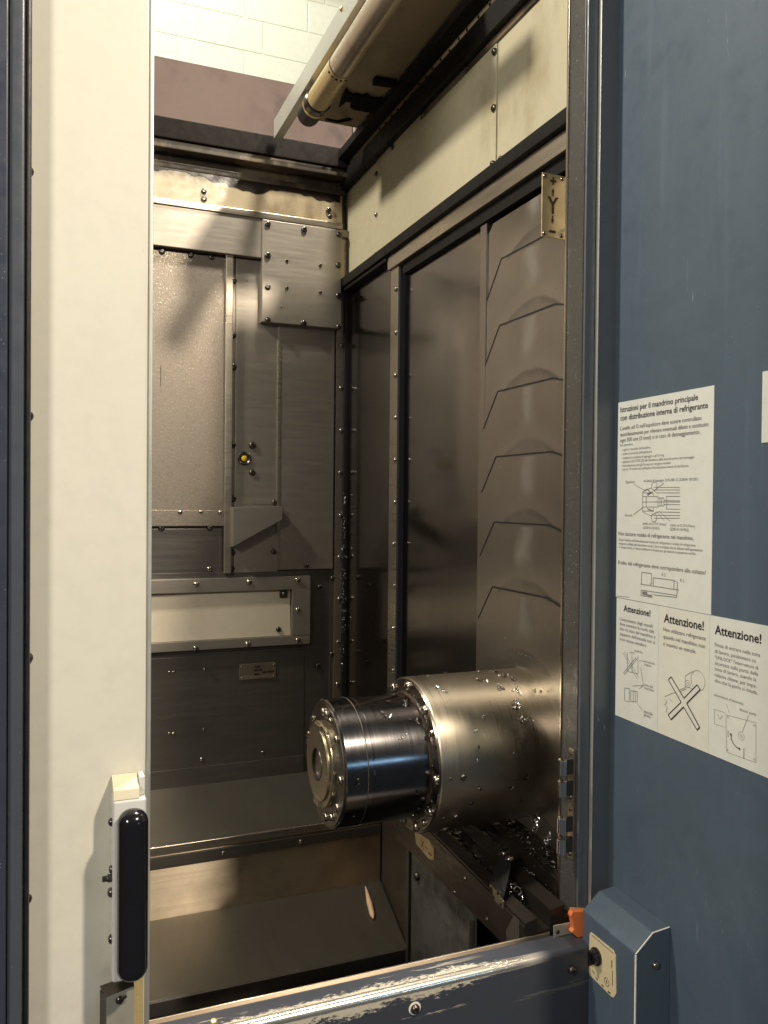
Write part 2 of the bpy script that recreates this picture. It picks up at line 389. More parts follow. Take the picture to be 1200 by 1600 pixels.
# rear sheet that stands up behind the opening
YR = 3.2
rp = thing('rear_panel', (.3, YR, 2.6), 'scuffed mauve sheet metal panel standing below the white block wall', 'panel')
xr = on(566, 190, Y=YR).x
obj('sheet', bx(-1.2, xr, YR, YR+.02, 2.5, on(240, 86, Y=YR).z, .002), M['purple'], rp)
obj('folded_end', bx(xr-.045, xr-.028, YR-.012, YR-.001, 2.5, 3.14, .003), M['greydark'], rp)

# =================================================================== SETTING: back wall of the machining chamber
YW = 2.87
bk = thing('back_wall', (.3, YW, .5), 'tan and grey sheet metal back wall of the machine chamber', 'wall', kind='structure')
def wp(px, py): p = on(px, py, Y=YW); return p.x, p.z
def plate(name, a, b, d, mat, bev=.0025, d0=-.002, label=None, x0=None, x1=None, parent=bk):
    xa, za = wp(*a); xb, zb = wp(*b)
    if x0 is not None: xa = x0
    if x1 is not None: xb = x1
    return obj(name, bx(xa, xb, YW-d, YW-d0 if d0 > 0 else YW+.004, zb, za, bev), M[mat], parent, label=label)
def wbolt(px, py, d, r=.0105, kind='socket_bolt', parent=bk, name='bolt'):
    x, z = wp(px, py); bolt(parent, (x, YW-d, z), (0, -1, 0), r, kind, name)
LX = -.55
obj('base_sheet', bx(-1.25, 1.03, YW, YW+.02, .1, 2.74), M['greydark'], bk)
plate('oily_strip', (240, 224), (537, 300), .012, 'oily', x0=LX, x1=1.0)
xa, za = wp(240, 265); xb, zb = wp(240, 318)
obj('beige_band', bx(LX, .972, YW-.030, YW+.003, zb, za, .004), M['beige_band'], bk)
obj('drip_edge', bx(LX, .985, YW-.034, YW+.003, za-.001, za+.020, .006), M['oily'], bk)
obj('ledge_strip', bx(LX, .968, YW-.046, YW+.003, zb-.014, zb+.008, .003), M['trim'], bk)
z330 = wp(240, 330)[1]; z388 = wp(240, 388)[1]
obj('header_plate', bx(LX, wp(405, 398)[0], YW-.040, YW+.003, z388, zb-.013, .003), M['greypaint'], bk)
obj('header_lip', bx(LX, 1.0, YW-.033, YW+.003, wp(528, 386)[1]+.028, zb-.0132, .003), M['greypaint'], bk)
for q in [(316, 304), (316, 316), (509, 333), (509, 345)]: wbolt(*q, .031 if q[1] < 335 else .047, .010)
for q in [(312, 334), (520, 350)]: pass
# black oil that has run down over the band
up, dn = [], []
xk = LX
while xk < .965:
    t = max(0, mnoise.noise(Vector((xk*7, 3.1, 0)))+.35*mnoise.noise(Vector((xk*29, 1.7, 0)))+.15)
    dn.append((xk, YW-.0315, za-.004-.040*t-.012*(xk > .55))); xk += .009
up = [(dn[-1][0], YW-.0315, za+.012), (dn[0][0], YW-.0315, za+.012)]
obj('oil_run', prism(B(), dn+up, (0, .001, 0)), paint('black_oil_film', (.016, .011, .008), .3, .4, bump=.2, spec=.3), bk, smooth=0)
# speckled sheet on the left with its trim
plate('speckled_sheet', (236, 391), (349, 822), .016, 'bronze', x0=LX)
z0 = wp(236, 822)[1]
obj('bottom_fold', bx(LX, wp(349, 800)[0], YW-.021, YW-.015, z0, z0+.055, .002), M['bronze'], bk)
for q in [(252, 395), (297, 401), (329, 404)]: wbolt(*q, .016, .010)
for q in [(280, 800), (312, 799), (342, 800)]: wbolt(*q, .021, .0075, 'dome_rivet')
for q in [(252, 824.5), (327, 824.5)]: wbolt(*q, .010, .011)
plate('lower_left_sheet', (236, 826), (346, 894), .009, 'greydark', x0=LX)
wbolt(326, 888, .009, .009, 'dome_rivet')
obj('scratch', bx(*(wp(250, 575)[0]+k for k in (0, .0015)), YW-.0167, YW-.0158, wp(250, 605)[1], wp(250, 572)[1]), M['dark'], bk)
plate('trim_channel', (350.5, 399), (358.5, 895), .034, 'trim')
plate('bolt_strip', (358.6, 403), (367.5, 893), .010, 'greypaint')
plate('centre_panel', (367.6, 405), (433, 893), .014, 'greypaint')
plate('right_panel', (433.6, 420), (517.5, 888), .020, 'greypaint')
plate('edge_strip', (517.6, 522), (524.5, 1205), .009, 'greydark')
plate('edge_trim', (524.6, 360), (534, 1205), .017, 'trim')
plate('seam_bead', (432.2, 528), (434.4, 888), .0225, 'trim', bev=.001)
for q in [(532.7, 473), (532, 541), (532, 607), (532, 673), (531, 739), (531, 805), (530, 870), (529, 935), (527.5, 1002), (526.5, 1067)]:
    wbolt(q[0]-1.5, q[1], .017, .0085, 'dome_rivet')
for q in [(523, 548), (522, 668), (521, 785)]: wbolt(q[0]-1, q[1], .009, .008)
for q in [(363.5, 440), (363, 525), (363, 574), (362.6, 695), (362.3, 779), (361.5, 863), (360.5, 888)]: wbolt(*q, .010, .012)
for q in [(427.5, 785), (426, 861)]: wbolt(*q, .014, .0105)
wbolt(385, 440, .014, .003)
for q in [(392.5, 696), (392.5, 738.5)]: wbolt(*q, .014, .012)
wbolt(476, 883, .020, .009, 'socket_bolt')
plate('crease_plate', (368, 780), (432, 788), .0155, 'greypaint', bev=.001)
# square cover plate, top right
sqp = plate('cover_plate', (405, 349), (526, 518), .050, 'greypaint', bev=.003)
for q in [(413, 357), (469, 365), (523, 373), (413, 405), (413, 454), (413, 504), (468, 509), (522, 515), (522, 420), (522, 467)]: wbolt(*q, .050, .0105)
for q in [(442.5, 413), (494, 420), (442.5, 455), (494, 461)]: wbolt(*q, .050, .006)
wbolt(434, 484, .050, .003)
# nozzle
x, z = wp(380, 716.5)
nz_ = obj('nozzle_ring', lathe(B(), [(0, .024), (.006, .024), (.008, .021), (.004, .016)], (x, YW-.0135, z), (0, -1, 0), 24), M['bolt'], bk)
obj('nozzle_jet', lathe(B(), [(0, .0115), (.004, .0112), (.007, .008), (.008, .003)], (x, YW-.0125, z), (0, -1, 0), 18), M['yellow'], bk, label='yellow jet in the dark ring')
# scoop with a slanted lower edge
pts = [(*wp(357.5, 792),), (*wp(433.5, 791),), (*wp(433.5, 811),), (*wp(357.5, 853),)]
obj('chip_scoop', prism(B(), [(a, YW-.072, b) for a, b in pts], (0, .056, 0), .002), M['greypaint'], bk)
# framed opening with pale tilted plate
z_t = wp(235, 905)[1]; z_b = wp(235, 1018)[1]; xr_ = wp(481.5, 950)[0]; zit = wp(235, 927)[1]; zib = wp(235, 1003)[1]; xi = wp(453, 950)[0]
D = .030
obj('frame_back', bx(LX, xr_, YW-.010, YW+.003, z_b-.012, wp(480, 890)[1], .002), M['greydark'], bk)
obj('frame_rail', bx(LX, xr_, YW-D, YW-.009, zit, z_t, .0025), M['greypaint'], bk)
obj('frame_rail', bx(LX, xr_, YW-D, YW-.009, z_b, zib, .0025), M['greypaint'], bk)
obj('frame_stile', bx(xi, xr_-.0005, YW-D-.001, YW-.009, zib-.0002, zit+.0002, .002), M['greypaint'], bk)
xp = xi-.004; 
obj('pale_plate', prism(B(), [(LX, YW-.006, zit), (xp, YW-.012, zit-.002), (xp+.002, YW-.019, zib+.001), (LX, YW-.022, zib+.001)], (0, .004, 0)),
    paint('pale_tan_paint', (.53, .46, .345), .42, .06, stain=(.28, .23, .16), stain_at=(.62, .8), bump=.05), bk)
obj('clip', bx(wp(435, 927)[0], wp(447, 927)[0], YW-.022, YW-.012, wp(441, 933)[1], wp(441, 922)[1], .002), M['bolt'], bk)
wbolt(441, 927, .022, .008); wbolt(433, 982, .019, .009)
for q in [(304, 911), (386, 908), (461.5, 905), (461.5, 951), (461.5, 998), (384, 1004), (303, 1010)]: wbolt(*q, D+.0005, .0105, 'dome_rivet')
# lower sheets
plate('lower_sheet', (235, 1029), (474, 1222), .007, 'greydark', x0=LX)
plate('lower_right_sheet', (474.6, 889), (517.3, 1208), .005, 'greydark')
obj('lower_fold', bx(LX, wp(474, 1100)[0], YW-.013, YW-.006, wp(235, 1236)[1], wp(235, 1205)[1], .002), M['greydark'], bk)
for q in [(518, 903), (498, 917), (517, 1021), (496, 1040)]: wbolt(*q, .006 if q[0] < 510 else .010, .0095)
for q in [(264, 1049), (271, 1049), (319, 1045), (264, 1145), (270.5, 1145), (318, 1139), (410, 1174)]: wbolt(*q, .007, .0050, 'dome_rivet')
wbolt(315, 1185, .007, .0075, 'dome_rivet')
npl = thing('name_plate', (*wp(402, 1060)[:1], YW-.008, wp(402, 1060)[1]), 'small worn metal name plate on the dark lower back wall', 'name plate')
xa, za = wp(373, 1037); xb, zb = wp(430, 1058)
obj('plate', bx(xa, xb, YW-.011, YW-.0072, zb, za, .0015), M['tin'], npl)
bm = B()
for (u0, u1, vv) in [(.42, .58, .78), (.40, .62, .55), (.62, .74, .40), (.76, .94, .42), (.40, .55, .30)]:
    seg(bm, (xa+(xb-xa)*u0, YW-.0113, zb+(za-zb)*vv), (xa+(xb-xa)*u1, YW-.0113, zb+(za-zb)*vv), .007, (0, -1, 0))
obj('engraving', bm, M['bolt'], npl, smooth=0)
for u in (.06, .94):
    for v in (.15, .85): bolt(npl, (xa+(xb-xa)*u, YW-.011, zb+(za-zb)*v), (0, -1, 0), .0035, 'dome_rivet', 'rivet')

# roof beams
rb = thing('rear_roof_beam', (.3, 2.84, 2.70), 'black oily beam along the top of the back wall', 'beam')
obj('beam_body', bx(-1.25, 1.02, 2.79, 2.90, wp(240, 222)[1]-.012, on(240, 178, Y=2.79).z, .006), M['beam_black'], rb)
obj('beam_lip', bx(-1.25, 1.01, 2.80, 2.86, wp(240, 222)[1]-.040, wp(240, 222)[1]-.013, .004), M['oily'], rb)

# =================================================================== SETTING: right wall of the chamber
XW = 1.0
rw = thing('right_wall', (XW, 2.1, .5), 'polished steel right wall with a yellowed beige upper band', 'wall', kind='structure')
def rp_(px, py, X=XW): p = on(px, py, X=X); return p.y, p.z
zt0, zt1 = 2.316, 2.638
obj('base_sheet', bx(XW+.06, XW+.08, 1.354, YW+.02, .1, 2.8), M['dark'], rw)
ye = [2.868, rp_(590.5, 340)[0], rp_(779, 170)[0], 1.36]
for i in range(3):
    obj('upper_panel', bx(XW-.004-.003*(i == 1), XW+.02, ye[i+1]+.0012, ye[i]-.0012, zt0-.01, zt1, .002), M['beige'], rw)
for q in [(591.7, 272), (591.5, 336), (617, 231), (667, 178), (731, 109), (777.7, 82), (776, 170), (775, 257), (590.5, 397), (778, 57), (648, 360), (703, 318), (787, 250), (575, 412)]:
    y, z = rp_(*q); bolt(rw, (XW-.0072, y, z), (-1, 0, 0), .0088 if q[1] < 345 and q[0] != 778 else .006, 'socket_bolt' if q[1] < 300 else 'dome_rivet')
# overhanging dark angle and perforated strip
obj('top_angle', bx(XW-.028, XW+.03, 1.30, 2.868, zt1-.004, 2.700, .003), M['dark'], rw)
obj('stain_strip', bx(XW-.010, XW-.001, 1.36, 2.2, zt1-.022, zt1-.003, .003), M['oily'], rw)
obj('perforated_strip', bx(XW-.020, XW+.02, 1.30, 2.868, 2.7002, 2.722, .001), M['beige_band'], rw)
for k in range(18):
    y = 1.62+k*.052
    bolt(rw, (XW-.0203, y+random.uniform(-.008, .008), 2.7115+random.uniform(-.003, .003)), (-1, 0, 0), .0042, 'dome_dark', 'hole')
obj('top_cap', bx(XW-.062, XW+.05, 1.30, 2.80, 2.7222, 2.752, .003), M['dark'], rw)
# ledge below the beige band
obj('dark_ledge', bx(XW-.034, XW+.02, 1.36, 2.866, zt0-.040, zt0-.006, .004), M['dark'], rw)
obj('light_rail', bx(XW-.020, XW+.02, 1.36, 2.42, 2.232, zt0-.0402, .003), M['trim'], rw)
obj('dark_ledge', bx(XW-.026, XW+.02, 2.42, 2.866, 2.262, zt0-.0402, .004), M['dark'], rw)
# polished sheet between corner and opening frame
y_f1, _ = rp_(613.5, 700); y_f0, _ = rp_(625.5, 700); 
obj('polished_sheet', bx(XW, XW+.03, y_f1, 2.866, .55, 2.264, .001), M['mirror'], rw)
obj('opening_strip', bx(XW-.012, XW+.05, y_f0, y_f1-.0005, .62, 2.2318, .002), M['trim'], rw)
obj('strip_lip', bx(XW-.008, XW+.05, y_f0-.005, y_f0-.0005, .62, 2.2314, .002), M['blue_dark'], rw)
for q in [(620.6, 452), (620.2, 520), (619.8, 587), (619.4, 653), (618.8, 719), (618.2, 785), (617.4, 850), (616.8, 916), (616, 982), (615.2, 1048)]:
    y, z = rp_(q[0]-1, q[1], XW-.012); bolt(rw, (XW-.012, y, z), (-1, 0, 0), .0085, 'dome_rivet', 'rivet')
XI = XW+.010
ys = on(752, 700, X=XI).y
obj('recessed_panel', bx(XI, XI+.012, ys, y_f0+.02, .6, 2.2314, .001), M['mirror'], rw)
obj('opening_soffit', bx(XW-.006, XI+.012, 1.36, y_f0-.019, 2.2, 2.2313, .001), M['dark'], rw)
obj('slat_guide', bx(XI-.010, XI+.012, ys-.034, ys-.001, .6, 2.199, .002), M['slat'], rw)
for q in [(637, 455), (636, 525), (636, 590), (635, 655), (635, 720), (634, 785), (634, 850), (633, 915)]:
    y, z = on(*q, X=XI).y, on(*q, X=XI).z; pass
# rubber seam in the corner
cs = tag(obj('corner_seal', bx(XW-.016, XW+.01, YW-.030, YW-.0005, .75, 2.30, .005), M['black']), 'black rubber seal running down the corner of the back and right walls', 'seal')

# telescopic way cover: slats
wc = thing('way_cover', (XW+.02, 1.62, .6), 'stack of octagonal steel slats covering the vertical slide', 'way cover')
zs = [1.5+(z-1.5)*.984 for z in (2.262, 2.098, 1.934, 1.772, 1.611, 1.450, 1.290)]
for i, zt in enumerate(zs):
    X = XI-.0045-.0030*i
    yc, hw, fl = 1.600, .209, .098
    zbt = (zs[i+1]-.12 if i < 6 else .62)
    if i == 6: zbt = .62
    if zt > 2.19:
        pts = [(yc+hw, 2.17), (yc+hw-.022, 2.19), (yc-hw, 2.19), (yc-hw, zbt), (yc+hw, zbt)]
    else:
        pts = [(yc+hw, zt-.085), (yc+.140, zt), (yc-fl, zt), (yc-hw, zt-.028), (yc-hw, zbt), (yc+hw, zbt)]
    bm = prism(B(), [(X, y, z) for y, z in pts], (.0028, 0, 0), .0006)
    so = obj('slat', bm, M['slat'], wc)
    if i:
        t = .0030; edge_line = B(); tp = pts[:4]
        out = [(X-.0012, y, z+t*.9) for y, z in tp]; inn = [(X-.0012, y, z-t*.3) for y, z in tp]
        prism(edge_line, out+inn[::-1], (.003, 0, 0)); obj('gap_shadow', edge_line, M['black'], so, smooth=0)  # black strip added as the dark shaded gap at each slat's top edge

# =================================================================== spindle
SY, SZ = 1.60, .959
sp = thing('spindle_unit', (.75, SY, SZ-.162), 'large shiny horizontal spindle with bolted nose reaching out of the right wall', 'spindle')
AX = (-1, 0, 0)
def sx(x): return Vector((x, SY, SZ))
obj('housing', lathe(B(), [(0, .1618), (.338, .1618), (.3405, .1600)], sx(1.048), AX, 128, True), M['housing'], sp, smooth=30)
obj('front_flange', lathe(B(), [(0, .1585), (.004, .158), (.0045, .131)], sx(.7075), AX, 96), M['flange'], sp, smooth=30)
obj('collar', lathe(B(), [(0, .1285), (.128, .1285), (.1285, .1278), (.1295, .1278), (.130, .1285), (.142, .1285)], sx(.7085), AX, 128), M['collar'], sp, smooth=30)
obj('nose_collar', lathe(B(), [(0, .1295), (.043, .1295), (.046, .127), (.0465, .085)], sx(.5665), AX, 128), M['collar'], sp, smooth=30)
obj('collar_face', lathe(B(), [(0, .124), (.002, .1235), (.0022, .08)], sx(.5202), AX, 96), M['flange'], sp, smooth=30)
obj('seam_ring', lathe(B(), [(0, .1290), (.0012, .1302), (.0024, .1290)], sx(.5678), AX, 128, False), M['rivet'], sp)
obj('bead_ring', lathe(B(), [(0, .1288), (.003, .134), (.007, .1335), (.010, .1288)], sx(.7068), AX, 96, False), M['flange'], sp)
obj('nose_flange', lathe(B(), [(0, .087), (.010, .087), (.012, .085), (.0122, .070)], sx(.5182), AX, 96), M['nose'], sp, smooth=30)
ns = obj('nose_ring', lathe(B(), [(0, .072), (.010, .072), (.014, .0737), (.017, .0737), (.0185, .0725), (.0187, .034), (.0165, .032), (-.03, .026), (-.032, .014)], sx(.5070+.0135), AX, 96, True), M['nose'], sp, smooth=30)
obj('taper_bore', lathe(B(), [(0, .0315), (.0013, .030), (-.02, .026), (-.021, .012)], sx(.5040), AX, 64, False), M['black'], ns)
obj('bore_ring', lathe(B(), [(0, .034), (.0009, .0335), (.001, .0305), (-.003, .030)], sx(.5019), AX, 64, False), M['bolt'], ns)
obj('draw_bar', lathe(B(), [(0, .0125), (.004, .0125), (.006, .009), (.006, .005), (.002, .004)], sx(.522), AX, 24), M['bolt'], ns)
def ringpt(x, R, a): return Vector((x, SY+R*cos(a), SZ+R*sin(a)))
for a in (8, 18, 44, 88, 98, 112, 138, 180, 215, 240, 262, 300, 335):      # angle: 0 = away from the camera, 90 = up, 180 = towards it
    bolt(sp, ringpt(.5180, .106, radians(a)), AX, .0088 if a not in (112, 44) else .0062, 'dome_rivet')
for a in (92, 128, 148, 184, 214, 232, 60, 30, 250, 275):
    bolt(sp, ringpt(.7030, .1465, radians(a)), AX, .0105 if a not in (148, 232) else .007, 'dome_rivet')
for k in (0, 120, 240):
    a = radians(k+160); p = ringpt(.5035, .078, a)
obj('drive_key', bx(.500, .517, SY-.016, SY+.016, SZ+.066, SZ+.084, .003), M['nose'], sp)
obj('drive_key', bx(.500, .517, SY-.016, SY+.016, SZ-.084, SZ-.066, .003), M['nose'], sp)
for x, a, r_ in [(.727, 182, .0032), (.755, 182, .0068), (.727, 216, .0032), (.755, 216, .0068), (.752, 237, .008), (.545, 178, .003), (.545, 216, .003)]:
    R = .1618 if x > .7 else .1295
    n_ = Vector((0, cos(radians(a)), sin(radians(a))))
    bolt(sp, Vector((x, SY, SZ))+n_*(R-.0012), n_, r_, 'socket_bolt' if r_ < .0075 else 'dome_nose', 'plug_screw')

# =================================================================== chips (swarf)
def chip(bm, p, nrm, s):
    ax, u, v = frame(nrm); a = random.uniform(0, 2*pi); d = u*cos(a)+v*sin(a); e = ax.cross(d)
    L = s*random.uniform(.5, 1.5); wd = s*random.uniform(.12, .34); cv = random.uniform(-.6, 1.2); tw = random.uniform(-1, 1)
    rows = []
    for k in range(4):
        t = k/3-.5
        c = Vector(p)+d*(t*L)+ax*(s*.10+abs(cv)*s*(.25-t*t)*.8+.0004)+e*(cv*t*t*L)
        q = e*cos(tw*t*2)+ax*sin(tw*t*2)
        rows.append((bm.verts.new(c-q*wd/2), bm.verts.new(c+q*wd/2)))
    for a_, b_ in zip(rows, rows[1:]): bm.faces.new((a_[0], a_[1], b_[1], b_[0]))
chipm = steel('bright_swarf', (.88, .85, .80), .14, (1, 1, 1), .25, 0, rvar=.1)
chipd = steel('dark_swarf', (.16, .14, .13), .22, (1, 1, 1), .4, 0, rvar=.1)
def chips(label, spots, sz=(.004, .009), dark=.0):
    bl, bd = B(), B()
    for p, nr, k, rad in spots:
        ax, u, v = frame(nr)
        for _ in range(k):
            r_ = rad*random.random()**.8; a = random.uniform(0, 2*pi)
            chip(bd if random.random() < dark else bl, Vector(p)+u*r_*cos(a)+v*r_*sin(a), nr, random.uniform(*sz))
    n1 = len(bl.faces)
    me = bpy.data.meshes.new('tmp'); bd.to_mesh(me)
    bl.faces.ensure_lookup_table(); bl.from_mesh(me)
    bl.faces.ensure_lookup_table()
    for i in range(n1, len(bl.faces)): bl.faces[i].material_index = 1
    bpy.data.meshes.remove(me); bd.free()
    return tag(obj('metal_chips', bl, [chipm, chipd], smooth=0), label, 'metal chips', kind='stuff')
spots = []
def onsp(px, py, x0=.70, R=.1618):
    d = ray(px, py); o = CAM-Vector((0, SY, SZ))
    a = d.y**2+d.z**2; b_ = 2*(o.y*d.y+o.z*d.z); c_ = o.y**2+o.z**2-R*R; disc = max(0, b_*b_-4*a*c_)
    t = (-b_-math.sqrt(disc))/(2*a); p = CAM+d*t
    return p, Vector((0, p.y-SY, p.z-SZ)).normalized()
for px, py, k, rad in [(px, py, int(k*1.6)+1, rad) for px, py, k, rad in [(697, 1052, 9, .012), (665, 1056, 4, .012), (755, 1050, 8, .018), (775, 1050, 12, .012), (788, 1056, 12, .012), (800, 1060, 8, .01), (806, 1102, 22, .010), (808, 1078, 10, .012),
                       (818, 1126, 8, .010), (826, 1122, 4, .010), (780, 1074, 7, .010), (683, 1073, 4, .006), (745, 1062, 6, .010), (758, 1064, 4, .007), (693, 1080, 3, .004),
                       (753, 1120, 1, .004), (743, 1143, 2, .004), (746, 1170, 3, .006), (805, 1177, 4, .006), (820, 1215, 6, .007), (749, 1232, 4, .005), (736, 1255, 5, .006), (804, 1216, 3, .005),
                       (745, 1190, 1, .003), (798, 1232, 2, .004), (815, 1250, 3, .008), (840, 1080, 3, .01)]]:
    p, nr = onsp(px, py); spots.append((p, nr, k, rad))
for px, py, k, rad in [(605, 1096, 3, .006), (601, 1115, 3, .006), (632, 1103, 4, .006), (640, 1124, 2, .003), (626, 1153, 3, .004), (634, 1147, 1, .003), (655, 1240, 3, .006), (535, 1108, 2, .005), (558, 1225, 2, .002), (610, 1120, 2, .004), (647, 1090, 4, .006), (585, 1205, 1, .003)]:
    p, nr = onsp(px, py, R=.1295); spots.append((p, nr, k, rad))
for a in range(95, 262, 6):
    spots.append((ringpt(.7025, .136+random.uniform(-.003, .01), radians(a)), Vector((-1, 0, 0)), 3, .006))
chips('scattered metal chips stuck to the top of the spindle', spots, (.0045, .0105), .5)
spots = [(Vector((XW-.014, YW-.034, z)), Vector((-.7, -.7, 0)), 3, .012) for z in [random.uniform(.85, 1.55) for _ in range(60)]]
chips('glittering metal chips caught along the black corner seal', spots, (.004, .010), .5)
spots = []
for _ in range(70):
    y = random.uniform(1.44, 1.82) if random.random() < .75 else random.uniform(1.8, 1.86); z = random.uniform(.9, 2.0)
    spots.append((Vector((XI-.030, y, z)), Vector((-1, 0, 0)), 1, .004))
for px, py in [(799, 1014), (805, 1017), (811, 1019), (817, 1021), (822, 1023), (828, 1026), (840, 1029), (847, 984), (795, 1008), (836, 955), (846, 1005), (753, 1005), (741, 1050)]:
    p = on(px, py, X=XI-.030); spots.append((p, Vector((-1, 0, 0)), 2, .003))
chips('specks of metal chips sprinkled on the octagonal slats', spots, (.0028, .006), .1)

# =================================================================== lower right: rail cover, posts
rc = thing('rail_cover', (.9, 1.6, .60), 'oily rail cover with two grooves below the spindle', 'rail cover')
prof = [(.82, .634), (.82, .742), (.846, .747), (.846, .722), (.876, .722), (.876, .757), (.906, .763), (.906, .738), (.936, .738), (.936, .771), (1.03, .800), (1.03, .634)]
n0, n1 = 1.3085, 1.93
side = [(.82, n0, .662), (.82, n0, .712), (.82, n1, .748), (.82, n1, .630)]
dl = [(x, n0, z-.030*(z > .66)) for x, z in prof]; ul = [(x, n1, z) for x, z in prof]
bm = B(); a = [bm.verts.new(p) for p in dl]; b = [bm.verts.new(p) for p in ul]
for i in range(len(a)): bm.faces.new((a[i], b[i], b[(i+1) % len(a)], a[(i+1) % len(a)]))
bm.faces.new(a); bm.faces.new(b[::-1]); bmesh.ops.recalc_face_normals(bm, faces=bm.faces[:])
brown_steel = steel('oily_brown_steel', (.060, .049, .040), .28, (1, 1, 20), .2, .05, metal=.7, dirt=(.03, .025, .02), dirt_at=(.5, .7))
obj('cover_body', bm, brown_steel, rc, smooth=0)
obj('side_plate', prism(B(), [(.8175, n0, .655), (.8175, n0, .706), (.8175, n1, .738), (.8175, n1, .632)], (.003, 0, 0), .001), brown_steel, rc)
for q in [(727, 1372), (761, 1436), (711, 1394)]:
    p = on(*q, X=.817); bolt(rc, p, (-1, 0, 0), .0045, 'dome_rivet')
# bracket clamp over the grooves
bc = thing('clamp_bracket', (.86, 1.43, .72), 'small bent tin bracket with four holes across the rail grooves', 'bracket')
a0 = on(765, 1380, X=.815); a1 = on(787, 1404, X=.815); 
t0 = on(781, 1337, Z=.776); t1 = on(799, 1352, Z=.772)
obj('arm', prism(B(), [a0, a1, t1, t0], (0, 0, .0025)), M['dark'], bc, smooth=0)
f2 = [on(*q, X=.8155) for q in [(765, 1379), (783, 1395), (783, 1403), (786.5, 1409), (786.5, 1421), (770, 1404), (770, 1392), (765, 1387)]]
obj('hole_plate', prism(B(), f2, (.0025, 0, 0)), M['tin'], bc, smooth=0)
for q in [(767.5, 1388), (778, 1396), (771.5, 1402.5), (782.5, 1413)]:
    bolt(bc, on(*q, X=.8152), (-1, 0, 0), .003, 'dome_dark', 'hole')
bolt(bc, on(788, 1335, Z=.776), (0, 0, 1), .011, 'socket_flange', 'bolt'); bolt(bc, on(796, 1342, Z=.776), (0, 0, 1), .009, 'socket_rivet', 'bolt')
# X axis plate lying on the cover side
def xplate():
    t = thing('axis_plate', (.81, 1.8, .66), 'oily tan axis plate marked X on the side of the rail cover', 'axis plate')
    q = [on(*c, X=.8155) for c in [(648, 1299), (668, 1312), (677.5, 1326), (677.5, 1344), (670, 1342), (650, 1318)]]
    obj('plate', prism(B(), q, (.002, 0, 0)), steel('oily_brass', (.42, .32, .17), .4, (1, 1, 10), .15, .03, metal=.6), t, smooth=0)
    o = on(657, 1323, X=.8152); bm = B()
    write('X', o, (0, -1, 0), (0, 0, 1), size=.030); flush(bm)
    seg(bm, o+Vector((0, -.045, .004)), o+Vector((0, -.062, .004)), .005, (-1, 0, 0)); seg(bm, o+Vector((0, -.026, .010)), o+Vector((0, -.040, .010)), .003, (-1, 0, 0))
    obj('engraving', bm, M['ink_brown'], t, smooth=0)
xplate()
# slanted skirt panels under the rail
sk = thing('skirt_panel', (.95, 2.2, .24), 'dark slanted skirt panel at the right end of the floor cover', 'panel')
obj('dark_panel', prism(B(), [(1.012, 2.50, .20), (.930, 2.09, .20), (.930, 2.09, .80), (1.012, 2.50, .80)], (.01, .002, 0), .001), steel('brown_skirt_steel', (.16, .125, .095), .33, (1, 1, 20), .2, .05, metal=.75), sk)
obj('fold', bx(.918, .936, 2.07, 2.088, .20, .80, .003), M['greydark'], sk)
lp = thing('access_plate', (.94, 1.85, .2), 'dark grey access plate with one bolt below the rail cover', 'plate')
pa = [on(643, 1335, Y=2.06), on(643, 1500, Y=2.06)]; XP = pa[0].x
ye_ = 1.72
obj('plate', prism(B(), [(XP, 2.06, .18), (XP, 2.06, .70), (XP+.012, ye_, .70), (XP+.012, ye_, .18)], (.01, 0, 0), .0015), steel('grey_access_steel', (.19, .185, .165), .42, (1, 1, 8), .1, .04, metal=.6, dirt=(.03, .028, .024), dirt_at=(.42, .6)), lp)
p = on(652.5, 1369, X=XP); bolt(lp, p, (-1, 0, 0), .013, 'dome_bolt')
obj('slot_edge', bx(XP-.002, XP+.012, ye_-.004, ye_+.004, .18, .50, .002), M['trim'], lp)
wg = tag(obj('corner_gusset', prism(B(), [on(803, 1430, X=.8165), on(811, 1439, X=.8165), on(811, 1475, X=.8165), on(793, 1475, X=.8165), on(790, 1455, X=.8165)], (.0008, 0, 0)), M['cover']), 'grey triangular gusset plate at the near end of the rail cover', 'gusset')

spots = []
for k in range(900):
    y = random.uniform(1.38, 1.86); g_ = random.choice([.861, .861, .921, .921, .95, .97])
    spots.append((Vector((g_+random.uniform(-.012, .012), y, {.861: .722, .921: .738, .95: .776, .97: .782}[g_]-.03*(1.93-y)/.6215+.003)), Vector((0, 0, 1)), 1, .003))
for y in (1.42, 1.43, 1.44, 1.40): spots.append((Vector((.862, y, .725)), Vector((0, -.3, 1)), 10, .022))
for y in (1.45, 1.47, 1.55, 1.60): spots.append((Vector((.922, y, .728)), Vector((0, -.3, 1)), 7, .016))
for k in range(110): spots.append((Vector((.999, random.uniform(1.36, 1.62), random.uniform(.79, .86))), Vector((-1, 0, .5)), 1, .005))
for q in [(836, 1284), (838, 1296), (838, 1270), (858, 1310), (856, 1318)]: spots.append((on(*q, X=.98), Vector((-1, -.5, .3)), 8, .010))
chips('heap of wet metal chips lying in the grooves of the rail cover', spots, (.006, .015), .28)

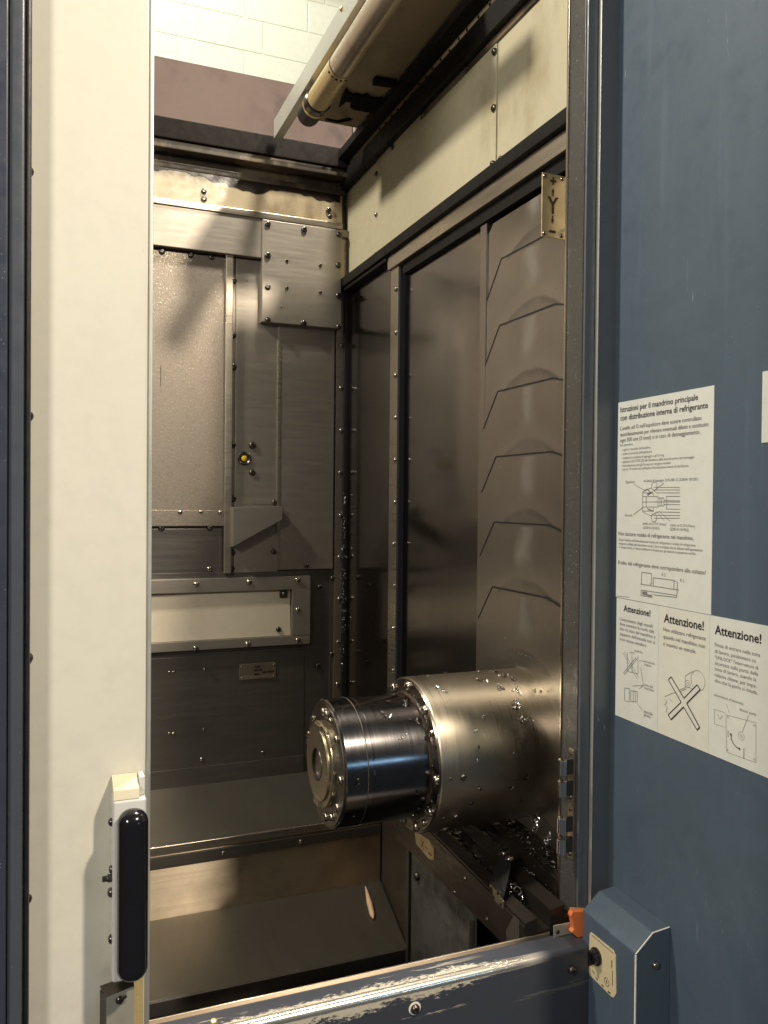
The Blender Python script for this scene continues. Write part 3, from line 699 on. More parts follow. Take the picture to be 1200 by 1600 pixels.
# =================================================================== stepped floor covers
fc = thing('floor_cover', (.3, 2.5, .24), 'stepped steel floor cover running along the foot of the back wall', 'floor cover')
zl = .462; XE = 1.03
obj('upper_shelf', prism(B(), [(-1.2, 2.868, .512), (-1.2, 2.512, zl), (-1.2, 2.512, zl-.012), (-1.2, 2.868, .495)], (XE+1.2, 0, 0)), M['cover'], fc, smooth=0)
obj('shelf_lip', bx(-1.2, XE, 2.496, 2.511, zl-.024, zl+.0015, .004, 3), M['trim'], fc)
obj('riser', bx(-1.2, 1.008, 2.503, 2.515, .20, zl-.0245, .001), M['beam'], fc)
obj('riser_strip', bx(-1.2, 1.007, 2.494, 2.5025, zl-.062, zl-.030, .002), M['greydark'], fc)
obj('lower_plate', prism(B(), [(-1.2, 2.502, .243), (1.008, 2.502, .243), (.928, 2.095, .243), (-1.2, 2.095, .243)], (0, 0, -.012), .0015), M['cover'], fc, smooth=0)
obj('lower_plate_lip', bx(-1.2, .926, 2.086, 2.0945, .205, .2435, .003), M['greydark'], fc)
for q in [(349, 1314), (470, 1295)]:
    p = on(*q, Y=2.494); bolt(fc, (p.x, 2.494, zl-.045), (0, -1, 0), .006, 'dome_rivet')
pan = tag(obj('chip_pan', bx(-1.25, 1.06, 1.30, 2.9, .02, .04), M['dark']), kind='structure', label='dark oily pan at the bottom of the machine')
obj('left_wall', bx(-1.27, -1.25, 1.30, 2.9, .02, 2.75), M['greydark'], kind='structure')['label'] = 'grey sheet metal left wall inside the machine'
# splinter
pc = on(578, 1412, Z=.245)  # pale orange streak built as a thin tapered solid on the plate
bm = B()
dirv = (on(571, 1388, Z=.245)-on(583, 1438, Z=.245)); L = dirv.length; dn = dirv.normalized()
lathe(bm, [(0, .002), (L*.12, .0075), (L*.45, .0085), (L*.75, .0055), (L*1.0, .0015)], on(583, 1438, Z=.245)+Vector((0, 0, .006)), dn, 10)
spl = thing('pale_sliver', pc, 'pale pointed splinter lying on the lower floor plate', 'sliver')
obj('shaft', bm, M['pale_orange'], spl)
tip = lathe(B(), [(0, .0046), (L*.14, .003), (L*.24, .0008)], on(574, 1400, Z=.245)+Vector((0, 0, .0065)), dn, 10)
obj('tip', tip, M['lead'], spl, label='whitish tip')

# =================================================================== roof sheet and lamp tube
rf = thing('roof_cover', (.83, 1.9, 2.75), 'brown stained roof sheet with a grey edge channel over the right side', 'roof cover')
obj('sheet', bx(.722, .934, 1.79, 2.60, 2.752, 2.760), M['roof'], rf)
obj('edge_channel', bx(.692, .7205, 1.79, 2.755, 2.735, 2.80, .002), M['alu'], rf)
obj('edge_trim', bx(.9345, .9375, 1.79, 2.60, 2.746, 2.766, .0006), M['rivet'], rf)
def blob(pts, z, h=.012):
    return prism(B(), [(*on(px, py, Z=z).xy, z) for px, py in pts], (0, 0, h))
obj('black_sealant', blob([(536, 150), (541, 141), (546, 146), (551, 150), (558, 149), (566, 152), (573, 149), (580, 154), (592, 156), (600, 152), (640, 160), (650, 180), (600, 181), (575, 176), (553, 172), (547, 168), (549, 161), (541, 159), (537, 163), (530, 168), (533, 158)], 2.744, .0075), M['foam'], rf, smooth=0)
obj('hook', blob([(582, 129), (587, 123), (622, 129), (640, 118), (650, 130), (632, 140), (600, 136), (582, 133.5)], 2.742, .006), M['foam'], rf, smooth=0)
p = on(534, 14, X=.692); bolt(rf, (.6915, p.y, min(2.79, p.z)), (-1, 0, 0), .007, 'dome_brass')
lt = thing('lamp_tube', (.722, 1.7, 2.65), 'tan tubular machine lamp with black end cap under the roof sheet', 'lamp')
TX, TZ, TR = .724, 2.690, .0345
ya, yb_ = 2.34, on(530, 100, Z=2.69).y
obj('tube', lathe(B(), [(0, TR), (yb_-1.64, TR)], (TX, yb_, TZ), (0, -1, 0), 40), M['tube'], lt)
obj('tube_end', lathe(B(), [(0, TR+.0006), (ya-yb_-.003, TR+.0006)], (TX, ya, TZ), (0, -1, 0), 40), M['tubeend'], lt)
obj('clamp_ring', lathe(B(), [(0, TR+.004), (.03, TR+.005), (.034, TR+.001)], (TX, 2.375, TZ), (0, -1, 0), 40), M['bolt'], lt)
obj('brass_ring', lathe(B(), [(0, TR+.002), (.012, TR+.002)], (TX, 2.388, TZ), (0, -1, 0), 40), M['brass'], lt)
obj('end_cap', lathe(B(), [(0, TR*.75), (.006, TR*.94), (.02, TR), (.075, TR+.0005)], (TX, 2.463, TZ), (0, -1, 0), 40), M['black'], lt)
obj('printed_band', lathe(B(), [(0, TR+.0011), (.004, TR+.0011)], (TX, yb_+.006, TZ), (0, -1, 0), 40, False), M['roof'], lt)
for k in range(5):
    a = radians(-150+k*22); nv = Vector((cos(a), 0, sin(a)))
    bolt(lt, Vector((TX, yb_+.018, TZ))+nv*(TR+.0006), nv, .0035, 'dome_dark', 'vent_hole')
obj('sleeve_seam', tube(B(), [(TX-.004, 1.65, TZ-TR-.0006), (TX-.004, yb_-.01, TZ-TR-.0006)], .0016, 6), M['roof'], lt)
obj('inner_rod', tube(B(), [(TX+.0345, 1.64, TZ+.012), (TX+.0345, 2.40, TZ+.012)], .006, 8), M['dark'], lt)
cbp = [on(510, 187, Y=2.50), on(527, 190, Y=2.52), on(548, 186, Y=2.55), on(566, 176, Y=2.58), on(576, 168, Y=2.6)]
tag(obj('lamp_cable', tube(B(), cbp, .0055, 8), M['black']), 'black cable curving from the lamp tube to the roof', 'cable')
cbp = [on(578, 172, Y=2.62), on(572, 190, Y=2.64), on(565, 206, Y=2.66)]
tag(obj('loose_cable', tube(B(), cbp, .005, 8), M['black']), 'short black loose cable hanging down behind the roof sheet', 'cable')

# =================================================================== Y axis plate
yp = thing('axis_plate', (.97, 1.47, 2.05), 'brass plate marked plus Y minus beside the door column', 'axis plate')
YPL = 1.47
c0 = on(847.5, 269, Y=YPL); c1 = on(845.5, 369, Y=YPL); X1 = 1.006
obj('plate', bx(c0.x, X1, YPL, YPL+.003, c1.z, c0.z, .001), M['brass'], yp)
obj('mounting_tab', bx(c0.x+.01, XW+.03, YPL+.0032, YPL+.012, c1.z+.01, c0.z-.01, .001), M['dark'], yp)
xc = on(863.5, 320, Y=YPL).x; nm = (0, -1, 0); yy = YPL-.0012; zc = (c0.z+c1.z)/2
bm = B()
def zz(py): return on(863, py, Y=YPL).z
seg(bm, (xc-.0075, yy, zz(283)), (xc+.0075, yy, zz(283)), .0042, nm); seg(bm, (xc, yy-.0001, zz(277)), (xc, yy-.0001, zz(289)), .0042, nm)
def arrow(zt, zb, up):
    seg(bm, (xc, yy, zb if up else zt), (xc, yy, (zt-.006) if up else (zb+.006)), .0028, nm)
    tipz, bz = (zt, zt-.009) if up else (zb, zb+.009)
    bm.faces.new([bm.verts.new(p) for p in ((xc, yy-.0001, tipz), (xc-.0036, yy-.0001, bz), (xc+.0036, yy-.0001, bz))])
arrow(zz(294), zz(307), True); arrow(zz(337), zz(350), False)
write('Y', (xc-.0135, yy, zz(334)), (1, 0, 0), (0, 0, 1), width=.027, size=.050, bold=.02); flush(bm)
seg(bm, (xc-.0085, yy, zz(362)), (xc+.0075, yy, zz(362)), .0052, nm)
obj('engraving', bm, M['ink_brown'], yp, smooth=0)
for u in (c0.x+.006, .991):
    for v in (c0.z-.007, c1.z+.007): bolt(yp, (u, YPL, v), (0, -1, 0), .0045, 'dome_rivet', 'screw')

# =================================================================== door frame: post, sill, column
df = thing('door_frame', (.4, 1.28, .3), 'dark blue door frame with a chipped paint sill and right hand column', 'door frame')
xa = on(47, 800, Y=1.19).x; xb = on(37, 800, Y=1.185).x; xc_ = on(13, 800, Y=1.18).x
obj('left_post', bx(xc_-.0012, xb, 1.187, 1.25, .2, 2.9, .004), M['blue_grey'], df)
obj('outer_post', bx(-.45, xc_-.0014, 1.180, 1.25, .2, 2.9, .003), M['blue_dark'], df)
obj('gasket', bx(xb+.0005, xa, 1.193, 1.215, .2, 2.9, .003), M['black'], df)
obj('sill', bx(-.3, .99, 1.2425, 1.303, .30, .687, .012, 4), M['sill'], df)
obj('sill_inner_edge', bx(-.3, .872, 1.3032, 1.3065, .60, .6885, .001), M['beam'], df)
for q, k in [((648, 1575.5), 'socket_bolt'), ((893, 1515), 'socket_bolt')]:
    p = on(*q, Y=1.2425); bolt(df, (p.x, 1.2425, p.z), (0, -1, 0), .0085, k, 'screw')
    if q[0] < 700: obj('chipped_ring', lathe(B(), [(0, .0112), (.0004, .0110)], (p.x, 1.2423, p.z), (0, -1, 0), 24), M['lead'], df)
p = on(334, 1597, Z=.686); bolt(df, (p.x, p.y, .687), (0, 0, 1), .006, 'dome_brass', 'screw')
# column
XC = .925
obj('column_return', bx(XC, 1.06, 1.30, 1.356, .60, 2.9, .002), paint('grimy_column_paint', (.066, .062, .056), .30, .18, stain=(.03, .028, .026), stain_at=(.5, .7), bump=.1, fleck=((.7, .68, .6), .745)), df)
obj('column_edge', bx(XC-.003, XC-.0005, 1.350, 1.356, .68, 2.9, .0006), M['rivet'], df)
obj('column_face', bx(XC+.0004, .9488, 1.292, 1.2995, .688, 2.9, .003), M['column_blue'], df)
obj('column_flange', bx(.9495, 1.03, 1.284, 1.2995, .688, 2.9, .002), M['column_blue'], df)
obj('column_ridge', bx(.9478, .9496, 1.2822, 1.2915, .69, 2.9, .0007), M['alu'], df)

# =================================================================== roller catches
def catch(ztop, zr, label):
    t = thing('roller_catch', (.90, 1.31, ztop-.08), label, 'roller catch', 'roller catches on the door column')
    zt, zb = ztop
    return t
def mk_catch(pt, pb, rollers, label):
    zt, zb = on(898, pt, Y=1.31).z, on(898, pb, Y=1.31).z
    t = thing('roller_catch', (.905, 1.31, zb), label, 'roller catch', 'roller catches on the door column')
    obj('base_plate', bx(.9195, .9245, 1.302, 1.320, zb, zt, .001), M['tin'], t)
    for a, b in rollers:
        z1, z0_ = on(892, a, Y=1.31).z, on(892, b, Y=1.31).z
        bm = B(); box(bm, .905, .9197, 1.303, 1.309, z0_, z1, .001)
        obj('arm', bm, M['bolt'], t)
        r_ = obj('roller', lathe(B(), [(0, .0075), (.001, .0092), (z1-z0_-.001, .0092), (z1-z0_, .0075)], (.8965, 1.306, z0_), (0, 0, 1), 28), M['chrome'], t)
        obj('pin', lathe(B(), [(0, .0025), (.004, .0025)], (.8965, 1.306, z1), (0, 0, 1), 10), M['bolt'], r_)
    for z in (zt-.008, zb+.008): bolt(t, (.9195, 1.311, z), (-1, 0, 0), .0035, 'socket_bolt', 'screw')
mk_catch(1170, 1252, [(1184, 1208), (1217, 1241)], 'upper chromed roller catch with two rollers on the door column')
mk_catch(1257, 1340, [(1273, 1297), (1305, 1329)], 'lower chromed roller catch with two rollers on the door column')

# =================================================================== interlock
il = thing('door_interlock', (.90, 1.29, .69), 'orange door interlock with metal tab at the foot of the column', 'interlock')
YI = 1.288
q = [on(*c, Y=YI) for c in [(865.5, 1447), (902, 1439.5), (902, 1458.5), (866, 1466)]]
obj('tab', prism(B(), q, (0, .003, 0), .0008), M['bracket'], il)
for c in [(871, 1456), (890, 1451)]: bolt(il, on(*c, Y=YI), (0, -1, 0), .0036, 'socket_bolt', 'screw')
q = [on(*c, Y=1.272) for c in [(895, 1425), (913, 1424), (914, 1470), (906, 1468), (893, 1457), (897, 1452), (894, 1436), (892, 1432)]]
obj('body', prism(B(), q, (0, .012, 0), .0018), M['orange'], il)
q = [on(*c, Y=1.276) for c in [(898, 1424), (920, 1424), (920, 1474), (899, 1462)]]
obj('back_body', prism(B(), q, (0, .018, 0), .002), paint('dusty_orange', (.48, .20, .07), .5, .2, bump=.1), il)

# =================================================================== hinged blue door with stickers
D0 = Vector((.990, 1.29, 1.483)); ANG = radians(2.4)
DV = Vector((-sin(ANG), -cos(ANG), 0)); DN = DV.cross(Vector((0, 0, 1)))      # DV: away from the hinge, DN: out of the face
bd = thing('blue_door', (.99, 1.0, .3), 'tall blue grey door panel covered with Italian instruction stickers', 'door')
P0 = Vector((D0.x, D0.y, 0))
def dp(a, z, h=0.0): return P0+DV*a+DN*h+Vector((0, 0, z))
obj('door_leaf', prism(B(), [dp(.004, .30), dp(.555, .30), dp(.555, 2.7), dp(.004, 2.7)], -DN*.035, .003), M['blue'], bd)
obj('hinge_edge', prism(B(), [dp(-.0045, .69), dp(.006, .69), dp(.006, 2.7), dp(-.0045, 2.7)], DN*.004, .0012), M['blue_grey'], bd)
for q in [(953, 292), (948, 641), (943, 986), (939.5, 1330)]:
    p = hit(*q, D0, DN)+DN*.004; bolt(bd, p, DN+DV*.6, .0058, 'dome_rivet')
SH = .0009
def dhit(px, py): return hit(px, py, D0, DN)
def da(px, py): p = dhit(px, py); return (p-D0).dot(DV), p.z
UZ = Vector((0, 0, 1))
def sticker(name, a0, a1, z0, z1, mat, label, h=SH):
    return obj(name, prism(B(), [dp(a0, z0, .0002), dp(a1, z0, .0002), dp(a1, z1, .0002), dp(a0, z1, .0002)], DN*h, 0), mat, bd, smooth=0, label=label)
def line(s, x0, y0, x1, bold=0.0, h=SH+.0008):
    a, z = da(x0, y0); b, _ = da(x1, y0); write(s, dp(a, z, h), DV, UZ, width=b-a, bold=bold)
class Pr:
    def __init__(s, h=SH+.0008): s.bm = B(); s.h = h
    def pt(s, px, py): a, z = da(px, py); return dp(a, z, s.h)
    def pl(s, pts, wd=.0008, close=False): poly(s.bm, [s.pt(*p) for p in pts], wd, DN, close); return s
    def circ(s, px, py, r, wd=.0008, a0=0, a1=360, n=20):
        c = s.pt(px, py); return poly(s.bm, [c+DV*r*cos(radians(a0+(a1-a0)*k/n))+UZ*r*sin(radians(a0+(a1-a0)*k/n)) for k in range(n+1)], wd, DN)
# --- main instruction sheet
sm_ = sticker('instruction_sticker', .0190, .2725, 1.3225, 1.690, M['paper'], 'large sheet headed Istruzioni per il mandrino principale')
line('Istruzioni per il mandrino principale', 970.5, 644.5, 1091.5, .010)
line('con distribuzione interna di refrigerante', 970.5, 657.5, 1107, .010)
bm = flush(B()); obj('heading', bm, M['ink'], sm_, smooth=0)
line("L'anello ad O nell'espulsore deve essere controllato", 970, 672.5, 1097)
line('quotidianamente per rilevare eventuali difetti e sostituito', 970, 682, 1108)
line('ogni 500 ore (3 mesi) o in caso di danneggiamento.', 970, 691, 1095)
line('Non lasciare residui di refrigerante nel mandrino.', 967.5, 836, 1085)
line('Il tubo del refrigerante deve corrispondere allo schizzo!', 967, 881, 1104)
obj('body_text', flush(B()), paint('dark_grey_ink', (.10, .10, .095), .5, .05, bump=0), sm_, smooth=0)
line('Fasi operative:', 970, 697.5, 990)
for s_, y, x in [('- togliere il pannello del mandrino,', 704.5, 1018), ("- svitare la boccola dell'espulsore", 711, 1019.5), ('- sostituire la molatula di appoggio e gli O-ring', 717.5, 1038.5),
                 ('- applicare LOCTITE 222 alla filettatura della boccola prima del montaggio', 723.5, 1086), ('- fare attenzione che gli O-ring non vengano ventilati', 729.5, 1049), ("- per ca. 10 minuti non utilizzare l'alimentazione interna di lubrificante", 735, 1077)]:
    line(s_, 972, y, x)
line('Espulsore', 979, 755, 993); line('molatula di appoggio SUN-SBF-12 (Z28041 001201)', 1007, 753, 1092)
line('boccola', 978, 806.5, 989); line('anello ad O P10 (Viton)', 1005, 819.5, 1042); line('(Z28141101301)', 1006, 826, 1031.5)
line('anello ad O S14 (Viton)', 1048, 822, 1087); line('(Z28141101902)', 1048, 828.5, 1077)
line("Dopo l'utilizzo dell'alimentazione interna di refrigerante i residui di refrigerante", 968, 844.5, 1088)
line("vengono soffiati dal mandrino vuoto. Se si constata che la durata dell'operazione", 968, 850.5, 1099)
line("e' troppo breve, si deve modificare la durata per gli utensili in questione nel file.", 968, 856, 1089)
line('R 5', 1035, 900, 1041); line('R 2', 1064, 909, 1070)
pr = Pr(); flush(pr.bm)
zx = lambda x: 950+x/4.8
zy = lambda y: 580+y/4.8
zv = lambda y: 800+y/4.8
Z = lambda *p: [(zx(a), zy(b)) for a, b in p]
W = lambda *p: [(zx(a), zv(b)) for a, b in p]
for p in [Z((265, 905), (325, 875), (370, 912), (545, 912)), Z((265, 905), (265, 1055)), Z((265, 1055), (325, 1085), (372, 1055), (545, 1058)), Z((265, 940), (380, 940), (380, 1018), (265, 1018)),
          Z((292, 940), (292, 1018)), Z((265, 912), (345, 912), (345, 935)), Z((265, 1048), (345, 1048), (345, 1022)), Z((345, 890), (545, 890)), Z((350, 870), (545, 872)), Z((345, 1080), (545, 1082)), Z((350, 1102), (545, 1102)),
          Z((380, 950), (425, 950), (425, 1010), (380, 1010)), Z((395, 950), (395, 1010)), Z((408, 950), (408, 1010)), Z((440, 938), (545, 938)), Z((425, 970), (545, 972)), Z((425, 1000), (545, 1000)), Z((445, 940), (445, 1035)), Z((440, 1033), (545, 1035)),
          Z((200, 848), (280, 893)), Z((425, 838), (352, 895)), Z((195, 1075), (270, 1018)), Z((375, 1060), (425, 1118)), Z((390, 1050), (470, 1125)), Z((260, 980), (545, 980))]:
    pr.pl(p, .0009)
pr.circ(zx(352), zy(862), .0075, .001, -60, 240); pr.circ(zx(350), zy(1098), .0075, .001, 120, 420)
for p in [Z((280, 893), (300, 885), (330, 912), (300, 920)), Z((300, 930), (340, 905)), Z((300, 1030), (345, 1050))]: pr.pl(p, .0020)
for p in [W((255, 545), (258, 452), (332, 460), (332, 540), (318, 540)), W((345, 492), (500, 512), (528, 530), (520, 640), (345, 620)), W((345, 492), (345, 552)), W((500, 512), (500, 580)),
          W((255, 585), (520, 625)), W((255, 585), (252, 625), (335, 640), (335, 612)), W((250, 540), (535, 585))]: pr.pl(p, .0012)
for p in [W((262, 600), (300, 605)), W((262, 612), (330, 628))]: pr.pl(p, .003)
pr.pl([(964, 931), (984, 933)], .0008)
obj('small_print', pr.bm, M['ink_soft'], sm_, smooth=0)
# --- three warning stickers
h2 = SH+.0004
zt_, zb_ = 1.322, 1.099
aL = da(963.5, 1000)[0]; a12 = da(1030, 1000)[0]; a23 = da(1110, 1000)[0]; a3 = .402
s1 = sticker('warning_sticker', aL, a12-.0006, zb_, zt_-.0006, M['paper'], 'narrow Attenzione sticker with two small tool sketches')
s2 = sticker('warning_sticker', a12, a23-.0006, zb_, zt_-.0004, M['paper_warm'], 'Attenzione sticker with a big outlined cross over a hand sketch')
s3 = sticker('warning_sticker', a23, a3, zb_, zt_-.0002, M['paper'], 'Attenzione sticker about the UNLOCK door switch')
line('Attenzione!', 975.5, 954.5, 1017.5, .018); obj('heading', flush(B()), M['ink'], s1, smooth=0)
line('Attenzione!', 1038.5, 971.5, 1101, .018); obj('heading', flush(B()), M['ink'], s2, smooth=0)
line('Attenzione!', 1118, 990, 1191, .018); obj('heading', flush(B()), M['ink'], s3, smooth=0)
for s_, y, x in [("L'inserimento degli utensili", 969, 1021), ('deve avvenire in modo tale', 976.5, 1023), ('che tra naso del mandrino e', 984, 1025), ("supporto dell'utensile non si", 992, 1024.5), ('trovi nessun metallero.', 1000, 1012)]: line(s_, 969.5, y, x)
line('mandrino', 992, 1017.5, 1005); line('portautensile', 1008, 1034, 1024); line('sbagliato', 1008, 1039, 1019); line('naso del', 1008, 1071, 1021); line('mandrino', 1008, 1076, 1023); line('utensile', 1007, 1113, 1021); line('giusto', 1007, 1118, 1018)
pr = Pr(); flush(pr.bm); S = lambda *p: [(950+a/4.8, 980+b/4.8) for a, b in p]
for p in [S((115, 190), (225, 390)), S((125, 182), (235, 378)), S((120, 345), (215, 225)), S((128, 355), (225, 232)), S((150, 190), (150, 330), (230, 350), (230, 215)), S((185, 200), (185, 340)), S((165, 190), (205, 190)), S((240, 250), (280, 255)), S((250, 300), (270, 430)),
          S((130, 455), (130, 550), (165, 560), (165, 460), (130, 455)), S((175, 475), (175, 555), (225, 560), (225, 480), (175, 475)), S((195, 480), (195, 555)), S((210, 480), (210, 555)), S((190, 440), (275, 435)), S((240, 460), (275, 435)), S((225, 570), (260, 620))]: pr.pl(p, .0009)
obj('print', pr.bm, M['ink_soft'], s1, smooth=0)
for s_, y, x in [('Non utilizzare refrigerante', 985.5, 1104), ('quando nel mandrino non', 997, 1103), ("e' inserito un utensile.", 1008, 1089)]: line(s_, 1037.5, y, x)
obj('body_text', flush(B()), paint('mid_grey_ink', (.13, .125, .11), .5, .05, bump=0), s2, smooth=0)
pr = Pr()
pr.circ(*S((680, 400))[0], .0165, .0007); 
for p in [S((585, 365), (640, 330)), S((590, 445), (690, 475)), S((585, 370), (585, 450)), S((545, 470), (590, 450)), S((550, 480), (595, 462)), S((430, 520), (500, 490), (560, 500), (540, 540)), S((430, 540), (450, 560), (430, 580), (450, 600), (440, 640)), S((460, 530), (490, 560))]: pr.pl(p, .0008)
pr.circ(*S((603, 425))[0], .006, .0007); pr.circ(*S((603, 425))[0], .0022, .0007)
obj('sketch', pr.bm, M['ink_soft'], s2, smooth=0)
pr = Pr(h=SH+.0011); 
cr = S((460, 395), (480, 372), (577, 533), (675, 432), (698, 467), (597, 570), (694, 750), (675, 770), (573, 597), (478, 693), (458, 657), (556, 562))
pr.pl(cr, .0020, True)
obj('cross', pr.bm, M['ink'], s2, smooth=0)
fb = B()
for ix in ((0, 1, 2, 5, 6, 7, 8, 11), (2, 3, 4, 5), (8, 9, 10, 11)): fb.faces.new([fb.verts.new(dp(*da(*cr[i]), SH+.0009)) for i in ix])
obj('cross_fill', fb, M['paper_warm'], s2, smooth=0)
for s_, y, x in [('Prima di entrare nella zona', 1009.5, 1189), ('di lavoro, posizionare su', 1019.5, 1182), ('"UNLOCK" l\'interruttore di', 1029, 1186), ('sicurezza sulla porta della', 1038, 1186), ('zona di lavoro, usando la', 1047, 1183), ('relativa chiave, per impe-', 1056.5, 1184), ('dire che la porta si chiuda.', 1065.5, 1185)]: line(s_, 1118, y, x)
line('interruttore di sicurezza', 1117, 1087, 1163); line('blocco porta', 1157, 1110, 1183)
obj('body_text', flush(B()), M['ink_soft'], s3, smooth=0)
pr = Pr()
for p in [S((890, 655), (1115, 715), (1115, 1015), (895, 935), (890, 655)), S((805, 615), (885, 640)), S((805, 615), (805, 725), (885, 750)), S((825, 650), (845, 690), (865, 660)), S((895, 575), (915, 640)), S((1060, 660), (1010, 790))]: pr.pl(p, .0008)
pr.circ(*S((1005, 815))[0], .0062, .0007); pr.circ(*S((1005, 815))[0], .0022, .0007)
for q in [(905, 672), (1102, 735), (902, 920), (1102, 990)]: pr.circ(*S(q)[0], .0013, .0008, n=8)
obj('sketch', pr.bm, paint('pale_grey_ink', (.36, .35, .32), .5, .05, bump=0), s3, smooth=0)
pr = Pr(h=SH+.001); pr.pl(S((928, 805), (932, 840), (945, 870), (965, 895), (990, 910)), .0014); pr.circ(*S((928, 803))[0], .001, .002, n=8); pr.circ(*S((992, 911))[0], .001, .002, n=8)
for p, s_ in [((905, 800), 'LOCK'), ((1022, 965), 'UNLOCK')]:
    a, z = da(*S(p)[0]); write(s_, dp(a+.002, z-.004, SH+.0009), UZ, -DV, width=.010 if s_ == 'LOCK' else .016)
flush(pr.bm); obj('arc_arrow', pr.bm, M['ink'], s3, smooth=0)
s4 = sticker('corner_sticker', da(1191.5, 640)[0], .46, da(1190, 692)[1], da(1191.5, 581)[1], M['paper'], 'white sticker cut by the right edge of the view')

# =================================================================== switch box on the door
sb = thing('switch_box', (.95, 1.18, .3), 'blue switch box with slanted top and key switch at the foot of the blue door', 'switch box')
aN, aF = .186, .027
zC, zD, zE, nD, nE = .776, .772, .741, .036, .0713
def sbp(a): return [dp(a, .3), dp(a, zC), dp(a, zD, nD), dp(a, zE, nE), dp(a, .3, nE)]
obj('housing', prism(B(), sbp(aN), -DV*(aN-aF), .0028), M['blue'], sb)
nd = lambda p: p+DN*.0006+DV*.0006
obj('worn_edge', tube(B(), [dp(aN-.0012, zE-.002, nE-.0012), dp(aN-.0012, .30, nE-.0012)], .0018, 8), M['lead'], sb)
obj('worn_edge', tube(B(), [dp(aN-.0012, zC-.0012, .002), dp(aN-.0012, zD-.0012, nD), dp(aN-.0012, zE-.001, nE-.001)], .0011, 8), M['lead'], sb)
pk = hit(1024, 1508, dp(aN, .7), DV); bolt(sb, pk, DV, .0075, 'dome_rivet', 'screw')
E0 = dp(aN, .7, nE)
kp = [hit(*c, E0, DN) for c in [(924, 1456.5), (959, 1485), (962.5, 1493), (963.5, 1552), (960, 1558.5), (956, 1557), (923, 1524), (921, 1519), (922, 1459)]]
kpl = obj('key_plate', prism(B(), kp, DN*.0012), paint('yellowed_key_plate', (.68, .57, .35), .4, .10, stain=(.62, .38, .07), stain_at=(.52, .66), bump=.05), sb, smooth=0)
kc = hit(933.5, 1494, E0, DN)
ks = obj('key_switch', lathe(B(), [(0, .0155), (.004, .0155), (.005, .013), (.012, .012), (.0135, .010)], kc+DN*.0012, DN, 32), M['gloss_black'], sb)
obj('key_grip', prism(B(), [kc+DN*.013+DV*a+UZ*b for a, b in [(-.0035, .0125), (.0035, .0125), (.0035, -.0135), (-.0035, -.0135)]], DN*.006, .0012), M['gloss_black'], ks)
bm = B(); c_ = hit(949, 1534, E0, DN)+DN*.0016
poly(bm, [c_+DV*.007*cos(radians(k))+UZ*.007*sin(radians(k)) for k in range(0, 361, 24)], .0011, DN)
seg(bm, c_+UZ*.0035, c_-UZ*.0030, .0024, DN)
for q0, q1, wd in [((926, 1461), (959, 1489), .0012), ((926, 1516), (930, 1521), .002), ((932, 1527), (935, 1531), .0026), ((941, 1538), (944, 1542), .0028), ((951, 1549), (955, 1552), .003), ((957, 1500), (957, 1512), .002), ((958, 1516), (958, 1540), .0014)]:
    seg(bm, hit(*q0, E0, DN)+DN*.0016, hit(*q1, E0, DN)+DN*.0016, wd, DN)
obj('marking', bm, M['ink_brown'], sb, smooth=0)

# =================================================================== cream sliding door with handle
YD = 1.222
sd = thing('sliding_door', (.06, YD, .3), 'cream sliding door with a black handle on the left of the opening', 'door')
xR = on(230, 800, Y=YD).x; xS = on(237.5, 800, Y=YD+.004).x
obj('door_panel', bx(-.40, xR, YD, YD+.02, .28, 2.9, .003), M['cream'], sd)
obj('edge_strip', bx(xR+.0004, xS, YD+.004, YD+.020, .28, 2.9, .0015), M['alu'], sd)
for q in [(44.5, 268), (44, 650), (42.5, 1028), (42, 1404)]:
    p = on(*q, Y=YD); bolt(sd, (p.x, YD, p.z), (0, -1, 0), .0075, 'dome_bolt')
YH = 1.178
hx0 = on(176, 1400, Y=YH).x; hx1 = on(228.5, 1400, Y=YH).x
z_top = on(200, 1250, Y=YH).z; z_bot = on(200, 1533, Y=YH).z
hd = obj('handle', bx(hx0, hx1, YH, YD-.0005, z_bot, z_top, .004, 3), M['handle_white'], sd)
cap = prism(B(), [(hx0+.001, YH+.001, z_top+.0003), (hx1-.003, YH+.001, z_top+.006), (hx1-.003, YD-.004, z_top+.026), (hx0+.001, YD-.004, z_top+.022)], (0, .0032, -.001), .0008)
obj('end_block', prism(B(), [(hx0+.0005, YH+.001, z_top+.0002), (hx0+.0005, YD-.002, z_top+.0002), (hx0+.0005, YD-.002, z_top+.024), (hx0+.0005, YH+.004, z_top+.014)], (hx1-hx0-.010, 0, 0), .001), M['yel_block'], hd)
obj('end_clip', bx(hx1-.009, hx1-.0012, YH+.012, YD-.002, z_top+.0002, z_top+.026, .0015), M['handle_white'], hd)
gx0 = on(183.5, 1400, Y=1.15).x; gx1 = on(232, 1400, Y=1.15).x
zg1 = on(205, 1268, Y=1.15).z; zg0 = on(205, 1536, Y=1.15).z
bm = B(); box(bm, gx0, gx1, 1.138, YH-.0003, zg0, zg1)
es = [e for e in bm.edges]
bmesh.ops.bevel(bm, geom=es, offset=.0185, segments=8, affect='EDGES', profile=.5)
obj('grip', bm, M['gloss_black'], hd, smooth=60)
dark_oval = lathe(B(), [(0, .0), (.0006, .001)], (0, 0, 0), (0, -1, 0), 8); dark_oval.free()
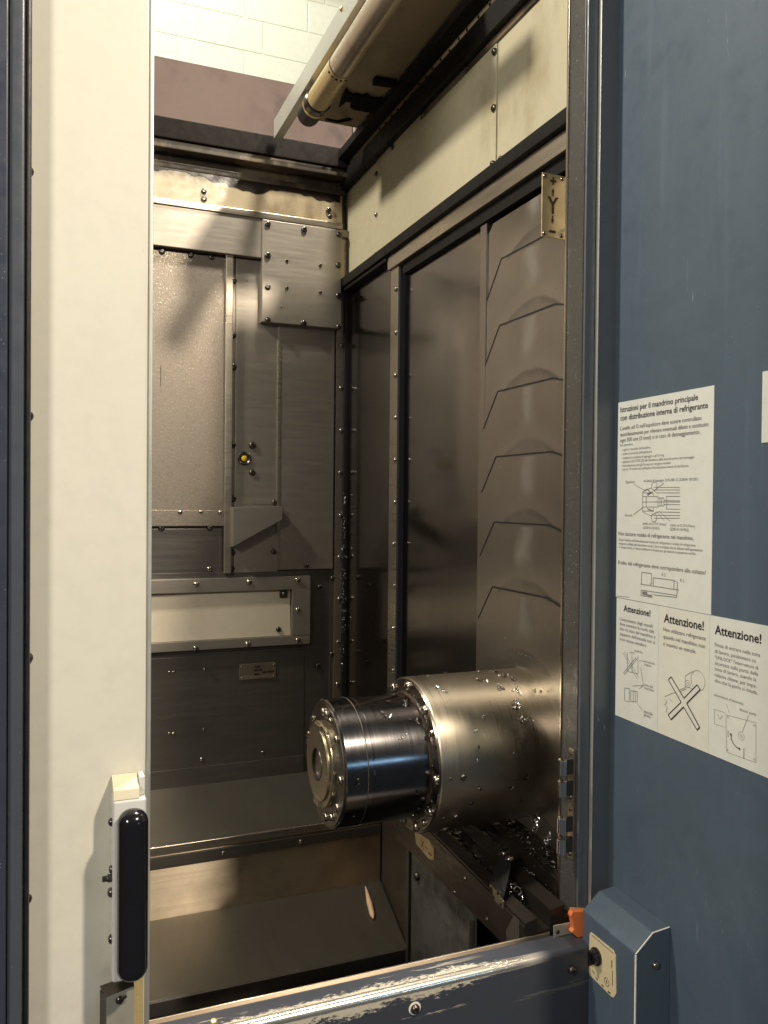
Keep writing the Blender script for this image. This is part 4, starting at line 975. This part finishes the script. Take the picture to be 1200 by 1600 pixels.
for py, r_ in [(1285, .006), (1359, .006), (1395, .0065), (1468, .0068)]:
    p = on(175.5, py, Y=YH+.018); bolt(sd, (hx0, YH+.020, p.z), (-1, 0, 0), r_, 'dome_bolt')
p = on(172, 1370, Y=YH+.018)
lk = obj('latch_screw', lathe(B(), [(0, .0055), (.006, .0055), (.0065, .004), (.013, .004)], (hx0, YH+.014, p.z), (-1, 0, 0), 6), M['bolt'], sd)
# lower bracket and rust streak
bx0 = on(157, 1570, Y=1.205).x; bx1 = on(209, 1570, Y=1.205).x; bz1 = on(185, 1549, Y=1.205).z; bxm = on(166, 1570, Y=1.205).x
br = obj('latch_bracket', prism(B(), [(bxm, 1.200, bz1-.002), (bx1, 1.200, bz1+.006), (bx1, 1.200, .40), (bxm, 1.200, .40)], (0, .004, 0), .0008), M['bracket'], sd)
obj('bracket_side', prism(B(), [(bxm-.0003, 1.201, bz1-.003), (bx0, YD-.001, bz1-.002), (bx0, YD-.001, .40), (bxm-.0003, 1.201, .40)], (.002, 0, 0)), M['bolt'], br, smooth=0)
obj('bracket_top', prism(B(), [(bxm, 1.2002, bz1-.002), (bx1, 1.2002, bz1+.006), (bx1, YD-.001, bz1+.012), (bx0, YD-.001, bz1+.004)], (0, 0, -.0015)), M['flange'], br, smooth=0)
p = on(187, 1562, Y=1.2); bolt(br, (p.x, 1.2, p.z), (0, -1, 0), .0058, 'dome_bolt'); p = on(195, 1557, Y=1.2); bolt(br, (p.x, 1.2, p.z), (0, -1, 0), .003, 'dome_flange')
bz = [on(*c, Y=YD).xz if False else on(*c, Y=YD) for c in [(212, 1530), (224, 1524), (224, 1600), (206, 1600), (204, 1545)]]
obj('rust_streak', prism(B(), [(q.x, YD-.0008, q.z) for q in bz[:2]]+[(bz[2].x, YD-.0008, .42), (bz[3].x, YD-.0008, .42), (bz[4].x, YD-.0008, bz[4].z)], (0, .0007, 0)), M['rust'], sd, smooth=0)
tag(obj('base_skirt', bx(-.45, 1.05, 1.262, 1.29, .02, .299), M['blue_dark']), 'dark blue skirt sheet below the door sill', 'panel')
